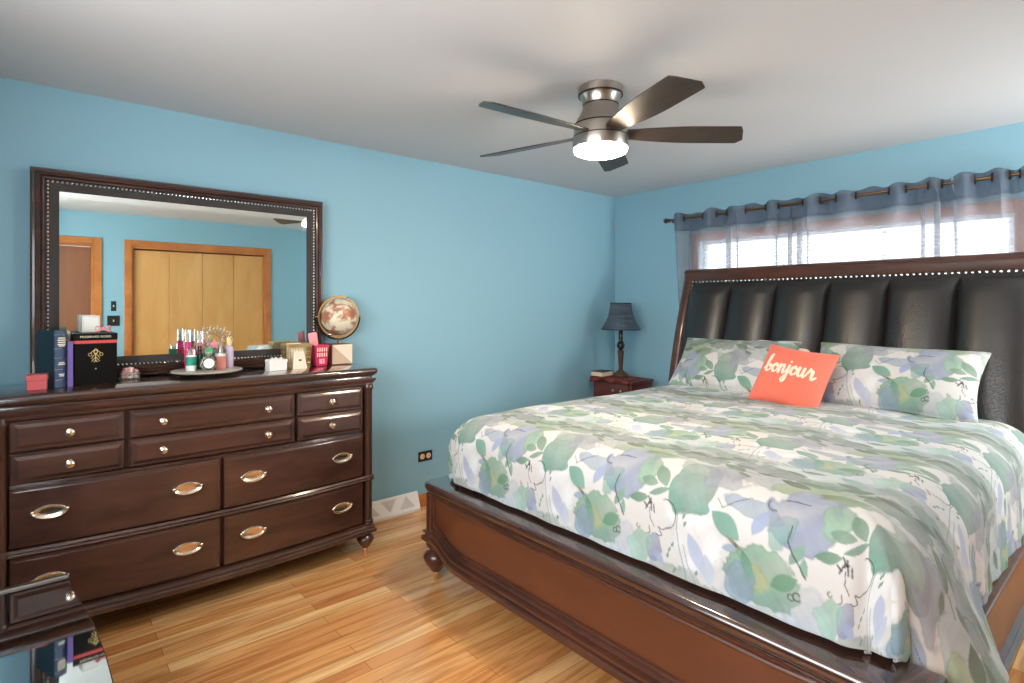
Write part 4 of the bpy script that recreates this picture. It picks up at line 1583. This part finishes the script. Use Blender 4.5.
# purple slim book and cream booklet
pb = thing('book', 'slim purple book standing between the blue hardback and the black box', 'book', (-4.081, -.222, TZ), math.radians(3))
child('cover', MB().box(-.009, -.0075, -.07, .06, 0, .196).box(.0075, .009, -.07, .06, 0, .196).box(-.009, .009, -.071, -.0695, 0, .196), M['purple'], pb)
child('pages', MB().box(-.0073, .0073, -.068, .056, .003, .192), M['book_cream'], pb)
cb = thing('book', 'thin cream booklet standing taller than the purple book it leans behind', 'book', (-4.079, -.118, TZ), math.radians(3))
child('cover', MB().box(-.006, -.005, -.03, .03, 0, .235).box(.005, .006, -.03, .03, 0, .235).box(-.006, .006, -.031, -.0295, 0, .235), M['card'], cb)
child('pages', MB().box(-.0048, .0048, -.029, .028, .003, .231), M['book_cream'], cb)
# black rose box
BX, BYf = -3.987, -.272
bx = thing('flower_box', 'tall black box with red ribbon band and gold emblem standing against the mirror', 'box', (BX, BYf + .082, TZ))
obj('box_body', MB().box(BX - .079, BX + .079, BYf, BYf + .164, TZ, TZ + .186), M['black_box'], bx, .002)
obj('ribbon', MB().box(BX - .0795, BX + .0795, BYf - .0005, BYf + .1645, TZ + .183, TZ + .199), M['red_ribbon'], bx, .001)['label'] = 'red ribbon band'
obj('lid', MB().box(BX - .081, BX + .081, BYf - .002, BYf + .166, TZ + .197, TZ + .228), M['black_box'], bx, .002)
mw = Matrix.Translation((BX, BYf - .0024, TZ + .213)) @ Matrix.Rotation(PI / 2, 4, 'X') @ Matrix.Diagonal((1.08, 1, 1, 1))
text_mesh('lettering', 'PRESERVED ROSES', .0128, M['foil_white'], bx, mw)
em = MB()


def ep(x, z):
    return (BX + x * 1.1, BYf - .001, TZ + .130 + z * 1.25)


for sx in (-1, 1):
    em.tube([ep(0, .024), ep(sx * .010, .014), ep(sx * .018, .007)], .0011, 6)
    em.tube([ep(sx * (.0185 + .0055 * math.cos(t)), .003 + .0055 * math.sin(t)) for t in [2 * PI * i / 12 for i in range(12)]], .0009, 6, True)
    em.tube([ep(0, .008), ep(sx * .008, -.002), ep(sx * .014, -.012)], .0011, 6)
    em.tube([ep(0, -.006), ep(sx * .007, -.014), ep(sx * .013, -.022)], .0011, 6)
    em.tube([ep(0, -.018), ep(sx * .006, -.025)], .0011, 6)
em.tube([ep(.006 * math.cos(t), .012 + .006 * math.sin(t)) for t in [2 * PI * i / 14 for i in range(14)]], .0014, 6, True)
em.tube([ep(0, .006), ep(0, -.022)], .0013, 6)
em.ball(ep(0, -.048), .0028, 8, 6)
obj('emblem', em, M['gold'], bx)['label'] = 'gold foil emblem'
# on top of the black box
wb = thing('photo_cube', 'white block frame standing on the black box lid', 'box', (-4.003, -.165, TZ + .2295), math.radians(8))
child('block', MB().box(-.034, .034, -.03, .03, 0, .078), M['white_matte'], wb, .003)
child('picture', MB().box(-.026, .026, -.0312, -.030, .010, .068), M['white_label'], wb)
hb_ = thing('hair_bow', 'pink satin bow lying on the black box lid', 'bow', (-3.957, -.235, TZ + .2295))
for sx in (-1, 1):
    child('loop', MB().loft([[(sx * (.004 + .026 * math.sin(PI * t) * (1 if k < 2 else .9)), -.012 + .024 * w, .016 + .022 * math.sin(2 * PI * t) * .6 + (.004 if k % 2 else 0)) for t in [i / 14 for i in range(15)]] for k, w in enumerate((0, .5, 1))], False, False, False), M['pink_satin'], hb_, 0, 60).modifiers.new('thickness', 'SOLIDIFY').thickness = .003
    child('tail', MB().tube([(sx * .004, 0, .014), (sx * .018, -.006, .008), (sx * .026, -.01, .004)], [.004, .005, .004], 8), M['pink_satin'], hb_)
child('knot', MB().ball((0, 0, .018), .010, 12, 8, (1, 1.1, .9)), M['pink_satin'], hb_)
for k, (x, y) in enumerate(((-.006, -.013), (.007, -.013), (0, -.014))):
    pass
# bead dish
bd = thing('bead_dish', 'little clear glass dish of pink and pearl beads beside the black box', 'dish', (-3.851, -.175, TZ))
child('dish', MB().stack(rounded_rect(-.040, .040, -.028, .028, .010, 4), [(-.004, 0), (0, .004), (.002, .034), (.0005, .036), (-.003, .034), (-.005, .006)]), M['clear'], bd)
bm1, bm2 = MB(), MB()
for i in range(56):
    x, y, z = random.uniform(-.030, .030), random.uniform(-.019, .019), random.choice((.013, .026, .039, .05))
    if z > .045 and abs(x) > .022: z = .039
    (bm1 if random.random() < .55 else bm2).ball((x, y, z), .0075, 8, 6)
tag(child('pink_beads', bm1, M['pink_bead'], bd), kind='stuff')
tag(child('pearl_beads', bm2, M['pearl'], bd), kind='stuff')

# round stone tray on a low foot
TX, TY = -3.535, -.265
TRZ = TZ + .032
tr_ = thing('cake_stand', 'round pale stone tray on a low foot holding perfume bottles', 'tray', (TX, TY, TZ))
child('plate', MB().lathe([(.120, .018), (.152, .022), (.160, .026), (.160, .030), (.156, .032)], 0, 0, 56), M['tray_stone'], tr_)
child('foot', MB().lathe([(.034, 0), (.036, .004), (.022, .010), (.020, .016), (.04, .019)], 0, 0, 32), M['pewter'], tr_)

Z0 = TRZ + .0005


def bottle(name, label, x, y, parts, group=None, rz=0, cat='bottle'):
    t = thing(name, label, cat, (x, y, Z0), rz, group)
    for pn, prof, m_ in parts:
        child(pn, MB().lathe(prof, 0, 0, 24), M[m_], t)
    return t


bottle('mist_bottle', 'tall clear capped body mist with magenta label standing behind the teal jar', -3.604, -.165,
       [('bottle', [(.0135, 0), (.0145, .004), (.0145, .128), (.010, .136)], 'magenta'), ('label', [(.0149, .03), (.0149, .10)], 'hot_pink'), ('cap', [(.0125, .136), (.0132, .139), (.0132, .196), (.011, .199)], 'clear'), ('pump', [(.005, .136), (.005, .165), (.007, .168), (.007, .18)], 'white_matte')])
bottle('mist_bottle', 'tall clear capped body mist with rose flower label next to the magenta one', -3.548, -.165,
       [('bottle', [(.0135, 0), (.0145, .004), (.0145, .122), (.010, .130)], 'pink_glass'), ('label', [(.0149, .03), (.0149, .09)], 'rose_label'), ('cap', [(.0125, .130), (.0132, .133), (.0132, .19), (.011, .193)], 'clear'), ('pump', [(.005, .130), (.005, .16), (.007, .163), (.007, .175)], 'white_matte')])
bottle('lotion_bottle', 'short bottle with broad teal label at the front of the stone tray', -3.612, -.295,
       [('bottle', [(.021, 0), (.023, .004), (.023, .072), (.016, .080)], 'white_label'), ('label', [(.0234, .028), (.0234, .070)], 'teal_label'), ('cap', [(.015, .080), (.016, .082), (.016, .108), (.013, .111)], 'clear')])
bottle('perfume_bottle', 'slim dark green glass perfume bottle behind the mint green ball bottle', -3.560, -.225,
       [('bottle', [(.013, 0), (.015, .004), (.015, .07), (.008, .082), (.007, .092)], 'green_glass'), ('cap', [(.0085, .092), (.009, .094), (.009, .114), (.007, .117)], 'black_gloss')])
t = bottle('perfume_bottle', 'mint green round glass perfume bottle on the stone tray', -3.525, -.262,
           [('cap', [(.007, .106), (.008, .108), (.008, .118), (.006, .12)], 'nickel')])
child('bottle', MB().lathe([(.010, .060)] + [(.0235 * math.sin(a), .084 - .0235 * math.cos(a)) for a in np.linspace(.5, 2.8, 12)] + [(.007, .108)], 0, 0, 24), M['green_ball'], t)
child('stand', MB().lathe([(.018, 0), (.019, .004), (.015, .03), (.013, .062)], 0, 0, 20), M['green_glass'], t)
t = thing('perfume_bottle', 'clear round flat perfume bottle with white label, frontmost on the tray', 'bottle', (-3.548, -.345, Z0))
child('bottle', MB().lathe([(.002, -.015), (.026, -.015), (.034, -.010), (.036, 0), (.034, .010), (.026, .015), (.002, .015)], 0, 0, 32, 'y', .036), M['clear'], t)
child('label', MB().lathe([(.002, .0152), (.024, .0152), (.024, .0166), (.002, .0166)], 0, 0, 32, 'y', .038), M['white_label'], t)
child('cap', MB().lathe([(.011, .070), (.012, .072), (.012, .088), (.010, .09)], 0, 0, 20), M['nickel'], t)
child('name_plate', MB().box(-.012, .012, -.0166, -.0148, .006, .014), M['pewter_dark'], t, .001)
t = thing('perfume_bottle', 'pink glass perfume bottle with a tall silver cone cap', 'bottle', (-3.482, -.300, Z0))
child('bottle', MB().stack(rounded_rect(-.025, .025, -.016, .016, .008, 4), [(-.003, 0), (0, .004), (0, .060), (-.006, .068)]), M['pink_glass'], t)
child('collar', MB().lathe([(.023, .066), (.024, .069), (.024, .078), (.018, .08)], 0, 0, 24), M['white_matte'], t)
child('cap', MB().lathe([(.017, .08), (.017, .083), (.010, .112), (.004, .138), (.001, .142)], 0, 0, 24), M['pewter'], t)
bottle('perfume_bottle', 'pale lilac bottle with yellow gold cap at the mirror side of the tray', -3.434, -.252,
       [('bottle', [(.022, 0), (.0235, .004), (.0235, .098), (.015, .114), (.009, .118)], 'lilac'), ('cap', [(.008, .118), (.0085, .12), (.0085, .152), (.007, .155)], 'gold')])
# pink star shaped bottle
t = thing('perfume_bottle', 'blush pink star topped perfume bottle standing behind the mint green one', 'bottle', (-3.487, -.185, Z0))
star = [(.030 * (1 if i % 2 == 0 else .5) * math.sin(PI * i / 5), .118 + .032 * (1 if i % 2 == 0 else .5) * math.cos(PI * i / 5)) for i in range(10)]
child('star', MB().loft([[(x * k, y, .118 + (z - .118) * k) for x, z in star] for y, k in ((-.010, .8), (-.006, 1), (.006, 1), (.010, .8))]), M['pink_satin'], t, 0, 20)
child('bottle', MB().stack(rounded_rect(-.024, .024, -.014, .014, .006, 4), [(-.003, 0), (0, .004), (0, .075), (-.01, .088)]), M['lilac'], t)
# rhinestone tiara
t = thing('tiara', 'sparkling silver rhinestone tiara standing at the back of the tray', 'tiara', (-3.462, -.172, Z0))
w_, s_ = MB(), MB()
R = .068
for i in range(13):
    a = PI * i / 12
    p = (R * math.cos(a), .030 - .0 * math.sin(a), .125 + .075 * math.sin(a) ** .8)
    s_.ball(p, .0052, 8, 6)
    q = (R * .8 * math.cos(a), .030, .112 + .055 * math.sin(a))
    w_.tube([q, p], .0012, 5)
    if i % 2 == 0: s_.ball((p[0] * 1.06, p[1], p[2] + .012), .0036, 8, 6)
w_.tube([(R * math.cos(PI * i / 24), .030, .125 + .075 * math.sin(PI * i / 24) ** .8) for i in range(25)], .0014, 6)
w_.tube([(R * .8 * math.cos(PI * i / 24), .030, .112 + .055 * math.sin(PI * i / 24)) for i in range(25)], .0014, 6)
for sx in (-1, 1):
    w_.tube([(sx * R, .030, .125), (sx * R * .9, .030, .002)], .0018, 6)
w_.tube([(R * .9 * math.cos(PI * i / 20 ), .030 + .0 + .02 * math.sin(PI * i / 20), .0018) for i in range(21)], .0016, 6)
child('wire', w_, M['silver'], t)
child('rhinestones', s_, M['pearl'], t)

# white lattice box
t = thing('trinket_box', 'small white box with a scalloped top on the dresser front by the basket', 'box', (-3.196, -.255, TZ), math.radians(4))
child('box', MB().box(-.048, .048, -.030, .030, 0, .052), M['white_paint'], t, .003)
sc_ = MB()
for y in (-.029, .029):
    for i in range(6):
        x = -.040 + .016 * i
        sc_.lathe([(.0095, -.002), (.0095, .002)], x, y, 14, 'y', .053)
for x in (-.047, .047):
    for i in range(4):
        sc_.ball((x, -.021 + .014 * i, .053), .008, 10, 6, (.3, 1, 1))
child('scalloped_edge', sc_, M['white_paint'], t)
rs_ = MB()
for x, y in ((-.024, -.004), (0, .006), (.022, -.006)):
    for k in range(6):
        rs_.ball((x + .008 * math.cos(k * 1.05), y + .008 * math.sin(k * 1.05), .060), .0075, 8, 6, (1, 1, .8))
    rs_.ball((x, y, .066), .007, 8, 6)
tag(child('white_flowers', rs_, M['white_matte'], t), kind='stuff')

# gold wire basket with cards
t = thing('wire_basket', 'gold wire basket with cream cards inside beside the pink cup', 'basket', (-3.064, -.185, TZ))
wr = MB()


def brect(z, g_):
    return [(-.058 - g_, -.048 - g_, z), (.058 + g_, -.048 - g_, z), (.058 + g_, .048 + g_, z), (-.058 - g_, .048 + g_, z)]


for z, g_ in ((.002, 0), (.03, .002), (.06, .004), (.09, .006), (.122, .009)):
    wr.tube(brect(z, g_), .0022 if z in (.002, .122) else .0012, 6, True)
for i in range(10):
    x = -.058 + .116 * i / 9
    for sy in (-1, 1):
        wr.tube([(x, sy * .048, .002), (x * 1.155, sy * .057, .122)], .0012, 5)
for i in range(7):
    y = -.048 + .096 * i / 6
    for sx in (-1, 1):
        wr.tube([(sx * .058, y, .002), (sx * .067, y * 1.19, .122)], .0012, 5)
child('wire_frame', wr, M['wire_gold'], t)
for y, x, hgt, lean, c in ((-.030, -.012, .118, .10, 'card'), (-.012, .02, .134, -.04, 'stone_tan'), (.006, -.02, .142, .06, 'card'), (.024, .014, .128, 0, 'card')):
    wv = .040
    cd = child('card', MB().box(-wv, wv, -.002, .002, 0, hgt - .006), M[c], t, .0008)
    cd.location = (x * .6, y, .0045)
    cd.rotation_euler = (lean * .6, 0, lean * .3)
child('fabric_liner', MB().stack(rounded_rect(-.062, .062, -.051, .051, .010, 3), [(.0, .118), (.008, .122), (.010, .132), (.004, .138), (-.004, .134), (-.006, .120)]), M['wire_gold'], t)
# white tag card in front of the basket
t = thing('card', 'cream folded card with a small dark mark leaning on the gold wire basket', 'card', (-3.070, -.262, TZ))
child('sheet', MB().loft([[(-.040, y, 0), (.040, y, 0), (.028, y + .018, .095), (-.028, y + .018, .095)] for y in (-.001, .001)]), M['stone_white'], t)
child('mark', MB().loft([[(.004 + .009 * math.cos(2 * PI * i / 14), y + .018 * (.048 + .005 * math.sin(2 * PI * i / 14)) / .095, .048 + .005 * math.sin(2 * PI * i / 14)) for i in range(14)] for y in (-.0018, -.0009)]), M['pewter_dark'], t)

# pink pen cup with brush
t = thing('pen_cup', 'deep pink pierced cup holding a pink hairbrush on the dresser', 'cup', (-2.920, -.16, TZ))


def sq(h_, r=.008):
    return rounded_rect(-h_, h_, -h_, h_, r, 3)


child('cup', MB().loft([[(x, y, z) for x, y in sq(h_)] for h_, z in ((.033, 0), (.035, .003), (.043, .112), (.045, .116), (.045, .122), (.041, .122), (.040, .112), (.032, .006))]), M['cup_pink'], t)
sl_ = MB()
for i in range(5):
    x = -.026 + .013 * i
    for z0_ in (.055, .085):
        yq = lambda z: -(.035 + .008 * z / .112) - .0006
        sl_.add([(x - .003, yq(z0_), z0_), (x + .003, yq(z0_), z0_), (x + .003, yq(z0_ + .022), z0_ + .022), (x - .003, yq(z0_ + .022), z0_ + .022),
                 (x - .003, yq(z0_) - .0008, z0_), (x + .003, yq(z0_) - .0008, z0_), (x + .003, yq(z0_ + .022) - .0008, z0_ + .022), (x - .003, yq(z0_ + .022) - .0008, z0_ + .022)],
                [(0, 1, 2, 3), (7, 6, 5, 4), (0, 4, 5, 1), (1, 5, 6, 2), (2, 6, 7, 3), (3, 7, 4, 0)])
child('slots', sl_, M['card'], t)
ch = MB().box(-.016, .016, -.0395, -.0372, .014, .042)
child('tag', ch, M['pink_satin'], t, .001)
child('tag_mark', MB().tube([(-.005, -.0403, .034), (.005, -.0403, .034), (.004, -.0403, .026), (-.001, -.0403, .021)], .0018, 6), M['hot_pink'], t)
br_ = thing('hairbrush', 'pale pink flat hairbrush standing in the pink cup', 'hairbrush', (-2.934, -.16, TZ + .012), 0)
hd = child('head', MB().stack(rounded_rect(-.026, .026, -.004, .004, .0035, 2), [(-.003, .105), (0, .115), (0, .175), (-.003, .185)]), M['pink_satin'], br_, .002)
child('handle', MB().loft([[(w * math.cos(2 * PI * i / 12), .005 * math.sin(2 * PI * i / 12), z) for i in range(12)] for w, z in ((.008, 0), (.009, .01), (.008, .06), (.012, .095), (.016, .112))]), M['pink_satin'], br_)
br_.rotation_euler = (0, math.radians(-9), 0)

# globe on a two tone stone cube
GX, GY = -2.778, -.095
GZ = TZ
gl_ = thing('desk_globe', 'small antique globe in a gold ring on a two tone stone cube', 'globe', (GX, GY, GZ))
hc = .064
obj('base', MB().box(GX - hc, GX + hc, GY - hc, GY + hc, GZ, GZ + .118), M['stone_dark'], gl_, .002)
fy = GY - hc - .0006
obj('base_inlay', MB().loft([[(GX - hc + .001, y, GZ + .117), (GX + hc - .001, y, GZ + .001), (GX + hc - .001, y, GZ + .117)] for y in (fy, fy + .0008)]), M['stone_white'], gl_)['label'] = 'cream stone triangle inlay'
obj('base_tan', MB().loft([[(GX - hc + .001, y, GZ + .001), (GX + hc - .001, y, GZ + .001), (GX - hc + .001, y, GZ + .117)] for y in (fy, fy + .0008)]), M['stone_tan'], gl_)
gc = Vector((GX + .004, GY, GZ + .285))
obj('stem', MB().tube([(GX, GY, GZ + .117), (GX, GY, GZ + .165)], .006, 12), M['globe_gold'], gl_)
GR = .112
# half cradle under, in the x-z plane
obj('cradle', MB().tube([(gc.x + (GR + .026) * math.cos(t), gc.y, gc.z + (GR + .026) * math.sin(t)) for t in [PI + PI * i / 30 for i in range(31)]], .005, 8), M['globe_black'], gl_)
ring_ = MB().loft([[(gc.x + r * math.cos(2 * PI * i / 48), gc.y + y, gc.z + r * math.sin(2 * PI * i / 48)) for i in range(48)] for r, y in ((GR + .004, -.005), (GR + .018, -.005), (GR + .018, .005), (GR + .004, .005), (GR + .004, -.005))], True, False, False)
obj('meridian_ring', ring_, M['globe_gold'], gl_)
g_ = obj('sphere', MB().ball(tuple(gc), GR, 40, 24), M['globe_tan'], gl_)
g_['label'] = 'cream and brown map sphere'
pv = MB()
for t in (math.radians(62), math.radians(242)):
    pv.ball((gc.x + (GR + .010) * math.cos(t), gc.y - .004, gc.z + (GR + .010) * math.sin(t)), .011, 10, 8)
for sx in (-1, 1):
    pv.tube([(gc.x + sx * (GR + .012), gc.y, gc.z), (gc.x + sx * (GR + .034), gc.y, gc.z)], .004, 8)
obj('pivot', pv, M['nickel'], gl_)
